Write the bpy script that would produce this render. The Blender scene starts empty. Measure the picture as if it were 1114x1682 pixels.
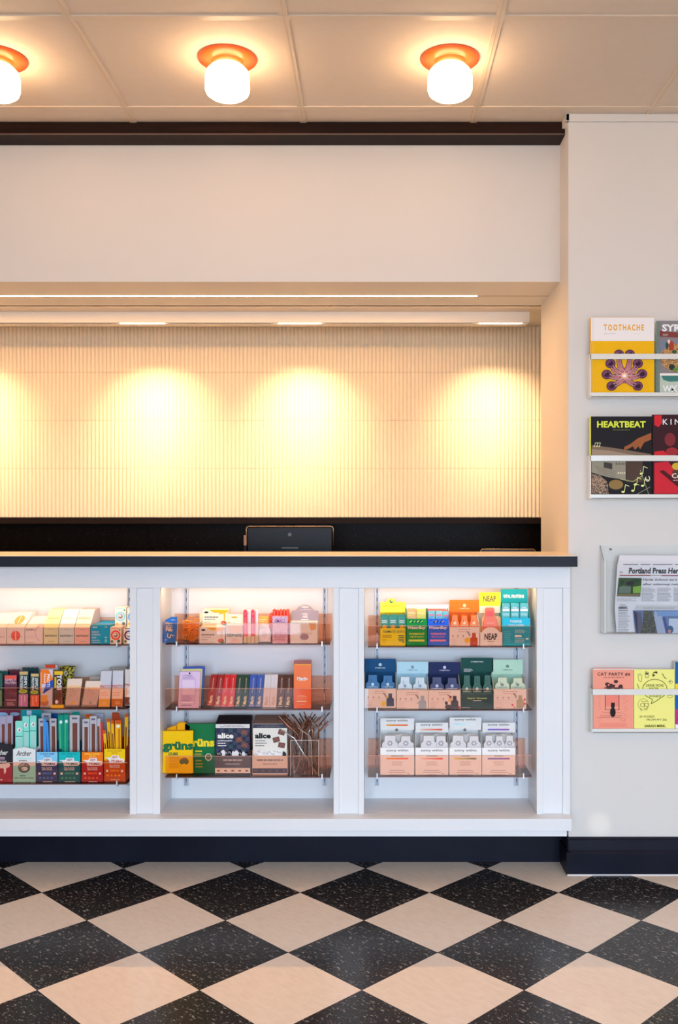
import bpy, math, random
from mathutils import Vector, Matrix
random.seed(7)
R = math.radians
C = bpy.context.scene.collection
sc = bpy.context.scene

# ------------------------------------------------------------------ camera
F, CX, CY, H = 1559.0, 618.0, 842.0, 1.268      # focal length in px, principal point, eye height
def PX(px, Y): return (px-CX)*Y/F
def PZ(py, Y): return H-(py-CY)*Y/F
cd = bpy.data.cameras.new('camera'); cam = bpy.data.objects.new('camera', cd); C.objects.link(cam)
cam.location = (0, 0, H); cam.rotation_euler = (R(90), 0, 0)
cd.sensor_fit = 'HORIZONTAL'; cd.sensor_width = 36; cd.lens = 36*F/1114
cd.shift_x = -(CX-557)/1114; cd.shift_y = (CY-841)/1114
cd.clip_start = .05
sc.camera = cam

# ------------------------------------------------------------------ light settings
EXPOSURE = 0.08
DAY = (.61, .77, .97); WARM = (1.0, .52, .20)
P_WINDOW, P_DOOR = 112, 62
L_GLOBE = 15.5
P_STRIP, P_SPOT, P_BAY = 23, 2.2, .2
sc.view_settings.view_transform = 'Standard'; sc.view_settings.look = 'None'
sc.view_settings.exposure = EXPOSURE; sc.view_settings.gamma = 1; sc.view_settings.use_curve_mapping = False
w = bpy.data.worlds.new('world'); sc.world = w; w.use_nodes = True
w.node_tree.nodes['Background'].inputs[0].default_value = (.6, .75, 1, 1)
w.node_tree.nodes['Background'].inputs[1].default_value = 1.0

def area(name, loc, rot, sx, sy, power, col, parent=None, spread=180):
    l = bpy.data.lights.new(name, 'AREA'); l.shape = 'RECTANGLE'; l.size = sx; l.size_y = sy
    l.energy = power; l.color = col; l.spread = R(spread)
    o = bpy.data.objects.new(name, l); C.objects.link(o); o.location = loc; o.rotation_euler = rot
    if parent: o.parent = parent
    return o
def spot(name, loc, target, power, col, deg, blend=.6, rad=.02):
    l = bpy.data.lights.new(name, 'SPOT'); l.energy = power; l.color = col; l.spot_size = R(deg); l.spot_blend = blend
    l.shadow_soft_size = rad
    o = bpy.data.objects.new(name, l); C.objects.link(o); o.location = loc
    o.rotation_euler = (Vector(target)-Vector(loc)).to_track_quat('-Z', 'Y').to_euler()
    return o
area('daylight_window', (.9, -2.6, 1.5), (R(50), 0, 0), 2.6, 1.3, P_WINDOW, DAY, None, 108)
area('daylight_door', (-1.18, -2.9, 1.1), (R(90), 0, 0), .84, 2.1, P_DOOR, DAY)
spot('sun_glint_wall', (.3, -2.6, 1.9), (PX(985, 3.345), 3.345, PZ(1354, 3.345)), 260, (1, .93, .8), .75, 1, .002)
spot('sun_glint_floor', (.5, -2.6, 2.2), (.565, 2.39, 0), 130, (1, .93, .8), 1.1, 1, .002)

# ------------------------------------------------------------------ materials
def lin(c):
    c = c/255.0
    return c/12.92 if c <= .04045 else ((c+.055)/1.055)**2.4
MC = {}
def M(rgb, rough=.55, metal=0, k=1.0, spec=.5):
    key = (rgb, rough, metal, k, spec)
    if key in MC: return MC[key]
    m = bpy.data.materials.new('paint_%02x%02x%02x' % tuple(int(v) for v in rgb)); m.use_nodes = True
    b = m.node_tree.nodes['Principled BSDF']
    b.inputs['Base Color'].default_value = tuple(min(.95, lin(v)*k) for v in rgb)+(1,)
    b.inputs['Roughness'].default_value = rough; b.inputs['Metallic'].default_value = metal
    b.inputs['Specular IOR Level'].default_value = spec
    MC[key] = m
    return m
def noisy(name, c1, c2, scale, rough=.5, detail=4, lo=.4, hi=.6, bump=0, stretch=(1, 1, 1)):
    m = bpy.data.materials.new(name); m.use_nodes = True; nt = m.node_tree; N = nt.nodes; b = N['Principled BSDF']
    tc = N.new('ShaderNodeTexCoord'); mp = N.new('ShaderNodeMapping'); mp.inputs['Scale'].default_value = stretch
    n = N.new('ShaderNodeTexNoise'); n.inputs['Scale'].default_value = scale; n.inputs['Detail'].default_value = detail
    r = N.new('ShaderNodeValToRGB'); r.color_ramp.elements[0].position = lo; r.color_ramp.elements[1].position = hi
    r.color_ramp.elements[0].color = tuple(lin(v) for v in c1)+(1,); r.color_ramp.elements[1].color = tuple(lin(v) for v in c2)+(1,)
    nt.links.new(tc.outputs['Object'], mp.inputs[0]); nt.links.new(mp.outputs[0], n.inputs['Vector'])
    nt.links.new(n.outputs[0], r.inputs[0]); nt.links.new(r.outputs[0], b.inputs['Base Color'])
    b.inputs['Roughness'].default_value = rough
    if bump:
        bp = N.new('ShaderNodeBump'); bp.inputs['Strength'].default_value = bump; bp.inputs['Distance'].default_value = .002
        nt.links.new(n.outputs[0], bp.inputs['Height']); nt.links.new(bp.outputs[0], b.inputs['Normal'])
    return m
def emis(name, col, s):
    m = bpy.data.materials.new(name); m.use_nodes = True; nt = m.node_tree; nt.nodes.clear()
    e = nt.nodes.new('ShaderNodeEmission'); e.inputs[0].default_value = col+(1,); e.inputs[1].default_value = s
    o = nt.nodes.new('ShaderNodeOutputMaterial'); nt.links.new(e.outputs[0], o.inputs[0])
    return m
def clear(name, tint, gl=.05, rough=.02):
    m = bpy.data.materials.new(name); m.use_nodes = True; nt = m.node_tree; nt.nodes.clear(); N = nt.nodes
    t = N.new('ShaderNodeBsdfTransparent'); t.inputs[0].default_value = tint+(1,)
    g = N.new('ShaderNodeBsdfGlossy'); g.inputs['Roughness'].default_value = rough
    lw = N.new('ShaderNodeFresnel'); lw.inputs[0].default_value = 1.45
    mx = N.new('ShaderNodeMixShader'); o = N.new('ShaderNodeOutputMaterial')
    nt.links.new(lw.outputs[0], mx.inputs[0]); nt.links.new(t.outputs[0], mx.inputs[1]); nt.links.new(g.outputs[0], mx.inputs[2])
    nt.links.new(mx.outputs[0], o.inputs[0])
    return m
def floor_mat():
    m = bpy.data.materials.new('checker_vinyl_tile'); m.use_nodes = True; nt = m.node_tree; N = nt.nodes; L = nt.links
    b = N['Principled BSDF']
    def math_(op, a, b_=None, c=None):
        n = N.new('ShaderNodeMath'); n.operation = op
        for i, v in enumerate((a, b_, c)):
            if v is None: continue
            if isinstance(v, (int, float)): n.inputs[i].default_value = v
            else: L.new(v, n.inputs[i])
        return n.outputs[0]
    tc = N.new('ShaderNodeTexCoord'); sx = N.new('ShaderNodeSeparateXYZ'); L.new(tc.outputs['Object'], sx.inputs[0])
    x = math_('ADD', sx.outputs[0], .038); y = math_('SUBTRACT', sx.outputs[1], 2.951)
    k = 1/(math.sqrt(2)*.3048)
    u = math_('MULTIPLY', math_('ADD', x, y), k); v = math_('MULTIPLY', math_('SUBTRACT', x, y), k)
    fu = math_('FLOOR', u); fv = math_('FLOOR', v)
    par = math_('ABSOLUTE', math_('MODULO', math_('ADD', fu, fv), 2.0))
    # seams
    du = math_('ABSOLUTE', math_('SUBTRACT', math_('FRACT', u), .5)); dv = math_('ABSOLUTE', math_('SUBTRACT', math_('FRACT', v), .5))
    seam = math_('GREATER_THAN', math_('MAXIMUM', du, dv), .4972)
    # flecks: stretched along a direction that turns with each tile
    cb = N.new('ShaderNodeCombineXYZ'); L.new(math_('ADD', u, math_('MULTIPLY', fu, 3.7)), cb.inputs[0]); L.new(math_('ADD', v, math_('MULTIPLY', fv, 5.3)), cb.inputs[1])
    def fleck(sxx, syy, scale, lo, hi):
        mp = N.new('ShaderNodeMapping'); mp.inputs['Scale'].default_value = (sxx, syy, 1); L.new(cb.outputs[0], mp.inputs[0])
        n = N.new('ShaderNodeTexNoise'); n.inputs['Scale'].default_value = scale; n.inputs['Detail'].default_value = 2; n.inputs['Roughness'].default_value = .6
        L.new(mp.outputs[0], n.inputs['Vector'])
        mr = N.new('ShaderNodeMapRange'); mr.inputs[1].default_value = lo; mr.inputs[2].default_value = hi; L.new(n.outputs[0], mr.inputs[0])
        return mr.outputs[0]
    f1 = fleck(2.6, 1, 13, .615, .66); f2 = fleck(1, 1.8, 30, .63, .68)
    fl = math_('MAXIMUM', f1, f2)
    soft = fleck(1.5, 1, 9, .3, .7)
    def mix(fac, a, b_):
        n = N.new('ShaderNodeMix'); n.data_type = 'RGBA'; L.new(fac, n.inputs[0])
        for i, v in ((6, a), (7, b_)):
            if isinstance(v, tuple): n.inputs[i].default_value = v
            else: L.new(v, n.inputs[i])
        return n.outputs[2]
    dark = mix(fl, mix(soft, (.015, .0125, .012, 1), (.023, .0195, .0185, 1)), (.27, .25, .23, 1))
    light = mix(fleck(3, 1, 7, .42, .75), mix(soft, (.86, .73, .62, 1), (.88, .76, .65, 1)), (.81, .68, .57, 1))
    L.new(mix(seam, mix(par, light, dark), (.02, .016, .014, 1)), b.inputs['Base Color'])
    b.inputs['Roughness'].default_value = .24; b.inputs['Specular IOR Level'].default_value = .3
    bp = N.new('ShaderNodeBump'); bp.inputs['Strength'].default_value = .15; bp.inputs['Distance'].default_value = .0015
    L.new(soft, bp.inputs['Height']); L.new(bp.outputs[0], b.inputs['Normal'])
    return m

WALL = M((224, 220, 214), .6); CAB = M((232, 234, 236), .4); CEIL = noisy('ceiling_panel', (225, 208, 189), (226, 210, 191), 30, .75)
GRID = M((224, 205, 182), .45); SOFF = M((238, 226, 208), .5)
TILE = M((240, 222, 192), .22)
RAIL = noisy('dark_wood', (34, 20, 16), (46, 28, 22), 6, .5, stretch=(.3, 1, 6)); RAIL.node_tree.nodes['Principled BSDF'].inputs['Specular IOR Level'].default_value = .1
NAVY = noisy('navy_gloss_board', (17, 20, 32), (24, 26, 40), 3, .4)
NAVY.node_tree.nodes['Principled BSDF'].inputs['Specular IOR Level'].default_value = .12
EDGE = M((24, 30, 42), .5, 0, 1, .25); TOPM = M((232, 214, 190), .3)
GRAN = noisy('black_granite', (9, 6, 5), (90, 80, 72), 260, .3, 2, .66, .76)
GRAN.node_tree.nodes['Principled BSDF'].inputs['Specular IOR Level'].default_value = .04
STEEL = M((196, 200, 208), .4, .4); CLIP = clear('clear_clip', (.85, .88, .9)); TINT = (.97, .71, .59); PINK = clear('copper_acrylic', TINT); ACR = clear('clear_acrylic', (.985, .985, .98))
WHITE = M((238, 238, 236), .4); BLACK = M((18, 17, 20), .4, 0, 1, .2); INK = M((36, 34, 36), .6, 0, 1, .15); CREAM = M((240, 226, 205), .55)
LACR = M((235, 235, 232), .15); ORANGE = M((250, 104, 42), .3); KRAFT = M((205, 165, 135), .6)
GREYI = M((120, 116, 116), .6)

# ------------------------------------------------------------------ mesh builder
TXT = {}
def glyphs(s, bold, shear, sp=1):
    key = (s, bold, shear, sp)
    if key not in TXT:
        cu = bpy.data.curves.new('t', 'FONT'); cu.body = s; cu.size = 1; cu.offset = bold; cu.shear = shear; cu.resolution_u = 2; cu.space_character = sp
        o = bpy.data.objects.new('t', cu); me = o.to_mesh()
        vs = [v.co.copy() for v in me.vertices]; fs = [tuple(p.vertices) for p in me.polygons]
        o.to_mesh_clear(); bpy.data.objects.remove(o); bpy.data.curves.remove(cu)
        if vs:
            x0 = min(v.x for v in vs); x1 = max(v.x for v in vs); y0 = min(v.y for v in vs); y1 = max(v.y for v in vs)
            vs = [((v.x-x0)/(x1-x0)-.5, (v.y-y0)/(y1-y0)-.5) for v in vs]
        TXT[key] = (vs, fs)
    return TXT[key]

class MB:
    def __init__(s, it=None):
        s.v, s.f, s.mi, s.mats, s.sm = [], [], [], [], []
        s.it = it; s.fy = -.0006; s.q = None; s.T_ = None; s.k = 0
    def m(s, mat):
        if mat not in s.mats: s.mats.append(mat)
        return s.mats.index(mat)
    def add(s, vs, fs, mat, smooth=False):
        n = len(s.v); k = s.m(mat)
        s.v += [Vector(p) if s.T_ is None else s.T_ @ Vector(p) for p in vs]
        for f in fs: s.f.append(tuple(n+i for i in f)); s.mi.append(k); s.sm.append(smooth)
    # --- metric shapes
    def box(s, x0, x1, y0, y1, z0, z1, mat, bev=0):
        if bev <= 0:
            vs = [(x, y, z) for x in (x0, x1) for y in (y0, y1) for z in (z0, z1)]
            s.add(vs, [(0, 1, 3, 2), (4, 6, 7, 5), (0, 4, 5, 1), (2, 3, 7, 6), (0, 2, 6, 4), (1, 5, 7, 3)], mat); return
        b = bev
        def ring(z, i): return [(x0+i+0, y0+b, z), (x0+b+i*0, y0+i, z)] 
        def oct_(z, i):
            a0, a1, c0, c1 = x0+i, x1-i, y0+i, y1-i
            return [(a0+b, c0, z), (a1-b, c0, z), (a1, c0+b, z), (a1, c1-b, z), (a1-b, c1, z), (a0+b, c1, z), (a0, c1-b, z), (a0, c0+b, z)]
        vs = oct_(z0, b*.6)+oct_(z0+b, 0)+oct_(z1-b, 0)+oct_(z1, b*.6)
        fs = [tuple(range(7, -1, -1)), tuple(range(24, 32))]
        for r in range(3):
            for i in range(8): fs.append((r*8+i, r*8+(i+1) % 8, r*8+8+(i+1) % 8, r*8+8+i))
        s.add(vs, fs, mat)
    def prism(s, prof, x0, x1, mat):
        n = len(prof); vs = [(x0, y, z) for y, z in prof]+[(x1, y, z) for y, z in prof]
        s.add(vs, [tuple(range(n)), tuple(range(2*n-1, n-1, -1))]+[(i, (i+1) % n, n+(i+1) % n, n+i) for i in range(n)], mat)
    def lathe(s, prof, cx, cy, mat, seg=32, smooth=True):
        vs = []; n = len(prof)
        for i in range(seg):
            a = 2*math.pi*i/seg
            vs += [(cx+r*math.cos(a), cy+r*math.sin(a), z) for r, z in prof]
        fs = []
        for i in range(seg):
            j = (i+1) % seg
            for k in range(n-1): fs.append((i*n+k, j*n+k, j*n+k+1, i*n+k+1))
        s.add(vs, fs, mat, smooth)
    def tube(s, pts, r, mat, seg=8, closed=False, caps=True):
        pts = [Vector(p) for p in pts]; n = len(pts); vs = []; up = Vector((0, 0, 1))
        for i, p in enumerate(pts):
            a = pts[(i-1) % n] if (closed or i > 0) else p; b = pts[(i+1) % n] if (closed or i < n-1) else p
            d = (b-a).normalized(); x = d.cross(Vector((.13, 1, .07))).normalized(); y = d.cross(x)
            rr = r[i] if isinstance(r, (list, tuple)) else r
            vs += [p+x*rr*math.cos(2*math.pi*k/seg)+y*rr*math.sin(2*math.pi*k/seg) for k in range(seg)]
        fs = []
        for i in range(n if closed else n-1):
            j = (i+1) % n
            for k in range(seg): fs.append((i*seg+k, i*seg+(k+1) % seg, j*seg+(k+1) % seg, j*seg+k))
        if caps and not closed: fs += [tuple(range(seg)), tuple(range((n-1)*seg, n*seg))]
        s.add(vs, fs, mat, True)
    # --- picture-unit shapes on the item's own planes
    def c(s, a, b, y=None):
        if s.q is not None:
            bl, br, tr, tl = s.q
            p = (bl*(1-a)+br*a)*(1-b)+(tl*(1-a)+tr*a)*b
            n = (br-bl).cross(tl-bl).normalized()
            return p+n*(s.qo+s.k*1e-5)
        y = s.fy-s.k*1e-5 if y is None else y
        return Vector((PX(a, s.it.Y+y)-s.it.x, y, PZ(b, s.it.Y+y)-s.it.z))
    def quad(s, bl, br, tr, tl, off=.0006):
        s.q = tuple(Vector(p) for p in (bl, br, tr, tl)); s.qo = off
    def P(s, pts, mat):
        s.k += 1; s.add([s.c(*p) for p in pts], [tuple(range(len(pts)))], mat)
    def Rr(s, a0, b0, a1, b1, mat): s.P([(a0, b1), (a1, b1), (a1, b0), (a0, b0)], mat)
    def E(s, cx, cy, rx, ry, mat, n=20): s.P([(cx+rx*math.cos(2*math.pi*i/n), cy+ry*math.sin(2*math.pi*i/n)) for i in range(n)], mat)
    def O(s, cx, cy, rx, ry, t, mat, n=24, a0=0, a1=360):
        vs = []; s.k += 1
        for i in range(n+1):
            a = R(a0+(a1-a0)*i/n)
            vs += [s.c(cx+rx*math.cos(a), cy+ry*math.sin(a)), s.c(cx+(rx-t)*math.cos(a), cy+(ry-t)*math.sin(a))]
        s.add(vs, [(2*i, 2*i+1, 2*i+3, 2*i+2) for i in range(n)], mat)
    def S(s, pts, wd, mat):
        for (a, b), (c_, d) in zip(pts, pts[1:]):
            L_ = math.hypot(c_-a, d-b) or 1; nx, ny = -(d-b)/L_*wd/2, (c_-a)/L_*wd/2
            s.P([(a+nx, b+ny), (a-nx, b-ny), (c_-nx, d-ny), (c_+nx, d+ny)], mat)
    def T(s, txt, cx, cy, wd, ht, mat, bold=0, shear=0, rot=0, sp=1):
        vs, fs = glyphs(txt, bold, shear, sp); sg = 1 if s.q is not None else -1; ca, sa = math.cos(R(rot)), math.sin(R(rot))
        out = []; s.k += 1
        for x, y in vs:
            x, y = x*wd, y*ht
            out.append(s.c(cx+x*ca-y*sa, cy+sg*(x*sa+y*ca)))
        s.add(out, fs, mat)
    def fine(s, a0, b0, a1, b1, rows, mat, fill=.5, ctr=False):
        dy = (b1-b0)/rows
        for r in range(rows):
            x0, x1 = a0, a1-(a1-a0)*random.uniform(0, .35)
            if ctr: d = (a1-x1)/2; x0 += d; x1 += d
            x = x0
            while x < x1:
                l = (a1-a0)*random.uniform(.07, .22); e = min(x+l, x1)
                s.Rr(x, b0+dy*(r+.5-fill/2), e, b0+dy*(r+.5+fill/2), mat); x = e+(a1-a0)*.025
    def BX(s, a0, b0, a1, b1, y0, y1, mat):
        """box whose front face spans the given picture range at depth y0"""
        p, q = s.c(a0, b1, y0), s.c(a1, b0, y0); s.box(p.x, q.x, y0, y1, max(p.z, 0), q.z, mat, 0)
    def SL(s, bot, top, th, mat):
        """slab: bot=(a0,a1,b,y) top=(a0,a1,b,y), given thickness backwards; leaves the front as print surface"""
        bl, br = s.c(bot[0], bot[2], bot[3]), s.c(bot[1], bot[2], bot[3]); tl, tr = s.c(top[0], top[2], top[3]), s.c(top[1], top[2], top[3])
        d = Vector((0, th, 0)); bl.z = max(bl.z, 0); br.z = max(br.z, 0)
        s.add([bl, br, tr, tl, bl+d, br+d, tr+d, tl+d], [(0, 1, 2, 3), (5, 4, 7, 6), (0, 4, 5, 1), (3, 2, 6, 7), (1, 5, 6, 2), (4, 0, 3, 7)], mat)
        s.quad(bl, br, tr, tl)
    def PL(s, pts, y0, y1, mat, inset=.0, lean=0):
        """outline extruded in depth, pillowed when inset > 0; upper points moved back by lean per unit height"""
        ym = (y0+y1)/2; cx = sum(p[0] for p in pts)/len(pts); cy = sum(p[1] for p in pts)/len(pts); n = len(pts)
        def ring(y, k):
            o = []
            for a, b in pts:
                p = s.c(cx+(a-cx)*k, cy+(b-cy)*k, y); p.z = max(p.z, 0.0); p.y += lean*p.z; o.append(p)
            return o
        if inset <= 0:
            s.add(ring(y0, 1)+ring(y1, 1), [tuple(range(n)), tuple(range(2*n-1, n-1, -1))]+[(i, (i+1) % n, n+(i+1) % n, n+i) for i in range(n)], mat)
        else:
            k = 1-inset
            vs = ring(y0, k)+ring(ym, 1)+ring(y1, k)
            fs = [tuple(range(n)), tuple(range(3*n-1, 2*n-1, -1))]
            for r in (0, 1):
                for i in range(n): fs.append((r*n+i, r*n+(i+1) % n, r*n+n+(i+1) % n, r*n+n+i))
            s.add(vs, fs, mat)
    def build(s, name, parent=None, loc=None, bevel=0):
        me = bpy.data.meshes.new(name); me.from_pydata([tuple(p) for p in s.v], [], s.f)
        for mt in s.mats: me.materials.append(mt)
        for p, k, sm in zip(me.polygons, s.mi, s.sm): p.material_index = k; p.use_smooth = sm
        me.update()
        o = bpy.data.objects.new(name, me); C.objects.link(o)
        if parent: o.parent = parent
        if loc: o.location = loc
        if bevel:
            b = o.modifiers.new('bevel', 'BEVEL'); b.width = bevel; b.segments = 2; b.limit_method = 'ANGLE'
        return o
def tag(o, label=None, cat=None, group=None, kind=None):
    if label: o['label'] = label
    if cat: o['category'] = cat
    if group: o['group'] = group
    if kind: o['kind'] = kind
    return o
def thing(name, label, cat, loc=(0, 0, 0), group=None):
    o = bpy.data.objects.new(name, None); o.empty_display_size = .05; C.objects.link(o); o.location = loc
    return tag(o, label, cat, group)
def struct(name, mb, bevel=0): return tag(mb.build(name, bevel=bevel), kind='structure')
class Item:
    """one product: its base centre stands at depth Y on height zb"""
    def __init__(s, name, label, cat, a0, a1, Y, zb, group=None):
        s.name, s.Y, s.z, s.x = name, Y, zb, PX((a0+a1)/2, Y); s.tags = (label, cat, group); s.r = None
    def mb(s): return MB(s)
    def solo(s, m, bevel=0): return tag(m.build(s.name, loc=(s.x, s.Y, s.z), bevel=bevel), *s.tags)
    def part(s, m, name, label=None, parent=None):
        if s.r is None: s.r = thing(s.name, s.tags[0], s.tags[1], (s.x, s.Y, s.z), s.tags[2])
        return tag(m.build(name, parent or s.r), label)

# ------------------------------------------------------------------ room shell
YW, YS, YT, CH, XC = 3.345, 3.50, 4.35, 2.671, .678
ZN = PZ(463, YS)                      # height of the niche ceiling
m = MB(); m.box(-3, 2.6, -3, 4.4, -.05, 0, floor_mat()); struct('floor', m)
m = MB(); m.box(-3, 2.6, -3, 3.6, CH, CH+.05, CEIL); struct('ceiling', m)
m = MB()
for k in range(-4, 4):
    X = .349+.61*k
    if -3 < X < 2.6: m.box(X-.012, X+.012, -3, 3.42, CH-.004, CH, GRID); m.box(X-.0015, X+.0015, -3, 3.42, CH-.0048, CH-.004, M((215, 196, 170)))
for k in range(0, 11):
    Y = 3.285-.6*k
    m.box(-3, 2.6, Y-.012, Y+.012, CH-.0045, CH, GRID)
struct('trim_1', m)
m = MB(); m.box(XC, 2.6, YW, 3.9, 0, CH, WALL); struct('wall_right', m)
m = MB(); m.box(-3, XC, YS, 3.913, ZN, CH, WALL, 0); struct('wall_soffit', m)
m = MB(); m.box(-3, 2.6, 3.9, 4.42, ZN, ZN+.03, SOFF); struct('ceiling_niche', m)
m = MB(); m.box(-3, PX(905, 3.727), 3.7245, 3.7295, ZN-.0006, ZN-.0001, M((120, 80, 45))); struct('trim_6', m)
m = MB(); m.box(-3, PX(928.5, 3.405), 3.405, YS, PZ(222, 3.405), CH-.001, RAIL, .002); m.box(-3, PX(928.5, 3.403), 3.402, 3.405, PZ(222, 3.405), PZ(219.5, 3.405), M((92, 72, 62))); struct('trim_2', m)
m = MB(); m.box(XC-.012, 2.6, YW-.012, YW, CH-.028, CH-.001, WALL, .002); m.box(XC-.012, XC, YW-.012, 3.40, CH-.028, CH-.001, WALL); struct('trim_3', m)
m = MB(); m.box(-3.05, -3, -3, 4.4, 0, CH, WALL); struct('wall_left', m)
m = MB(); m.box(2.6, 2.65, -3, 4.4, 0, CH, WALL); struct('wall_east', m)
# street wall behind the camera, with a shop window and a glass door
m = MB(); yb0, yb1 = -3.05, -2.95
for b in ((-3, -1.62, 0, CH), (-.74, -.4, 0, CH), (2.2, 2.6, 0, CH), (-1.62, -.74, 2.15, CH), (-.4, 2.2, 0, .8), (-.4, 2.2, 2.2, CH)):
    m.box(b[0], b[1], yb0, yb1, b[2], b[3], WALL)
struct('wall_street', m)
# fluted tile wall
m = MB(); PITCH, DEP = .0179, .0078
zs = [PZ(p, YT) for p in (849.5, 769.5, 690.5, 611.5, 537)]
xs = []; x = -2.9
while x < 1.25:
    for t in range(8):
        a = t/8; xs.append((x+a*PITCH, YT-DEP*abs(math.sin(math.pi*a))**.75))
    x += PITCH
xs.append((x, YT))
for z0, z1 in zip(zs, zs[1:]):
    z1 -= .0009; n = len(xs)
    vs = [(a, b, z0) for a, b in xs]+[(a, b, z1) for a, b in xs]+[(a, YT+.006, z1) for a, b in xs]+[(a, YT+.006, z0) for a, b in xs]
    m.add(vs, [(i, i+1, n+i+1, n+i) for i in range(n-1)]+[(n+i, n+i+1, 2*n+i+1, 2*n+i) for i in range(n-1)]+[(3*n+i, 3*n+i+1, i+1, i) for i in range(n-1)], TILE, False)
m.box(-2.9, 1.3, YT+.004, YT+.03, zs[0], ZN, M((214, 186, 146)))
m.box(-2.9, 1.3, YT-.004, YT+.005, zs[-1], zs[-1]+.004, M((205, 178, 140)))
struct('wall_back', m)
m = MB(); m.box(-3, 1.3, YT, 4.42, 0, ZN, M((205, 180, 145))); m.T_ = None; m.box(1.3, 1.32, 3.9, 4.42, 0, ZN, WALL)
m.v = [v+Vector((0, .031 if v.y > YT-.01 and v.x < 1.31 and abs(v.y-YT) < .001 else 0, 0)) for v in m.v]
struct('wall_niche', m)
# toe kick and baseboard
m = MB(); m.box(-3, XC-.006, 3.444, 3.47, 0, .15, NAVY); struct('baseboard_left', m)
m = MB()
yb = 3.318
prof = [(YW, 0), (yb, 0), (yb, .073), (yb+.004, .080), (yb+.008, .086), (yb+.012, .118), (yb+.016, .124), (YW, .126)]
m.prism(prof, XC, 2.6, NAVY)
m.box(XC-.012, XC, yb, 3.444, 0, .080, NAVY); m.box(XC-.006, XC, yb+.01, 3.444, .080, .126, NAVY)
m.box(XC-.010, 2.6, yb-.0025, yb, 0, .004, M((225, 222, 225)))
struct('baseboard_right', m)

# ------------------------------------------------------------------ counter cabinet
YF, YB = 3.28, 3.465
cabinet = thing('display_cabinet', 'long white painted counter cabinet with open lit display bays', 'cabinet', (-.4, 3.4, 0))
off = Vector((-.4, 3.4, 0))
def cpart(m, name, bevel=.0012, label=None):
    m.v = [v-off for v in m.v]
    return tag(m.build(name, cabinet, bevel=bevel), label)
def X_(p): return PX(p, YF)
def Z_(p): return PZ(p, YF)
XR = X_(937)
m = MB(); m.box(-3, XR, YF, YF+.02, Z_(966), 1.0838, CAB); cpart(m, 'top_rail')
YBB = 3.23
m = MB(); m.box(-3, PX(939.5, YBB), YBB, YF, PZ(1365, YBB), PZ(1345.2, YBB), CAB); cpart(m, 'base_board')
m = MB(); m.box(-3, X_(928), YBB+.012, YB+.01, PZ(1374, YBB+.012), PZ(1364.5, YBB+.012), CAB); cpart(m, 'bottom_panel')
m = MB(); m.box(-3, XR, YF+.0, YB, PZ(1364.5, YBB), PZ(1345.2, YBB), CAB); cpart(m, 'bay_floor')
m = MB(); m.box(-3, XR, YB, YB+.012, Z_(1365), 1.0838, CAB); cpart(m, 'back_panel')
m = MB(); m.box(-3, XR, YF+.02, YB, 1.072, 1.0838, CAB); cpart(m, 'bay_ceiling')
bays = [(X_(-72), X_(213)), (X_(263), X_(548)), (X_(598), X_(882))]
for (a0, a1, pts) in ((bays[0][1], bays[1][0], (224, 251)), (bays[1][1], bays[2][0], (557, 589)), (bays[2][1], XR, (893, 925)), (X_(-122), bays[0][0], (-110, -82)), (-3, X_(-122), None)):
    m = MB(); zb, zt = PZ(1345.2, YBB), Z_(966)
    if pts:
        g0, g1 = X_(pts[0]), X_(pts[1])
        m.box(a0, g0, YF+.001, YF+.02, zb, zt, CAB); m.box(g1, a1, YF+.001, YF+.02, zb, zt, CAB)
        m.box(g0, g1, YF+.007, YF+.02, zb, zt-.001, CAB)
    else: m.box(a0, a1, YF+.001, YF+.02, zb, zt, CAB)
    m.box(a0, a0+.012, YF+.02, YB, zb, 1.072, CAB); m.box(a1-.012, a1, YF+.02, YB, zb, 1.072, CAB)
    cpart(m, 'pilaster')
# slotted standards on the back panel
def sstd(px):
    x = PX(px, YB-.004); m = MB()
    m.box(x-.0075, x-.0045, YB-.010, YB, PZ(1290, YB), Z_(940), STEEL); m.box(x+.0045, x+.0075, YB-.010, YB, PZ(1290, YB), Z_(940), STEEL)
    m.box(x-.0045, x+.0045, YB-.003, YB, PZ(1290, YB), Z_(940), M((176, 182, 192), .5, .2))
    for k in range(24): z = PZ(1284, YB)+k*.03; m.box(x-.001, x+.001, YB-.0034, YB-.003, z, z+.012, INK)
    cpart(m, 'shelf_standard', 0, 'slotted steel shelf standard')
for p in (212.5, 306, 533.5, 619.5, 848.5, -40): sstd(p)
# counter top
m = MB(); yc = 3.22
m.box(-3, PX(949, yc), yc, 3.57, PZ(931, yc), PZ(913, yc)-.002, EDGE)
m.box(-3, PX(949, yc), yc+.0005, 3.57, PZ(913, yc)-.002, PZ(913, yc), TOPM)
o = m.build('countertop'); tag(o, 'long service countertop with dark navy front edge and pale top', 'countertop')
# back counter with granite splash
bc = thing('back_counter', 'low dark work counter behind the service counter, under the granite splashback', 'counter', (-.4, 4.13, 0))
zt_, z1_ = PZ(850, YT), PZ(860, YT-.015)
m = MB(); m.box(-2.5, 1.65, -.21, .20, .88, .92, M((30, 28, 28), .3)); m.build('worktop', bc)
m = MB(); m.box(-2.5, 1.65, -.19, .20, .0, .88, M((60, 56, 54), .5)); m.build('carcass', bc)
m = MB(); m.box(-2.9, PX(243, 4.335)-.0006, 4.335, YT-.006, .0, z1_, GRAN); m.box(PX(243, 4.335)+.0006, 1.29, 4.335, YT-.006, .0, z1_, GRAN); struct('trim_4', m, .0008)
m = MB(); m.box(-2.9, 1.29, 4.322, YT-.001, z1_, zt_-.001, M((32, 22, 18), .5, 0, 1, .08)); struct('trim_5', m)

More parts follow.
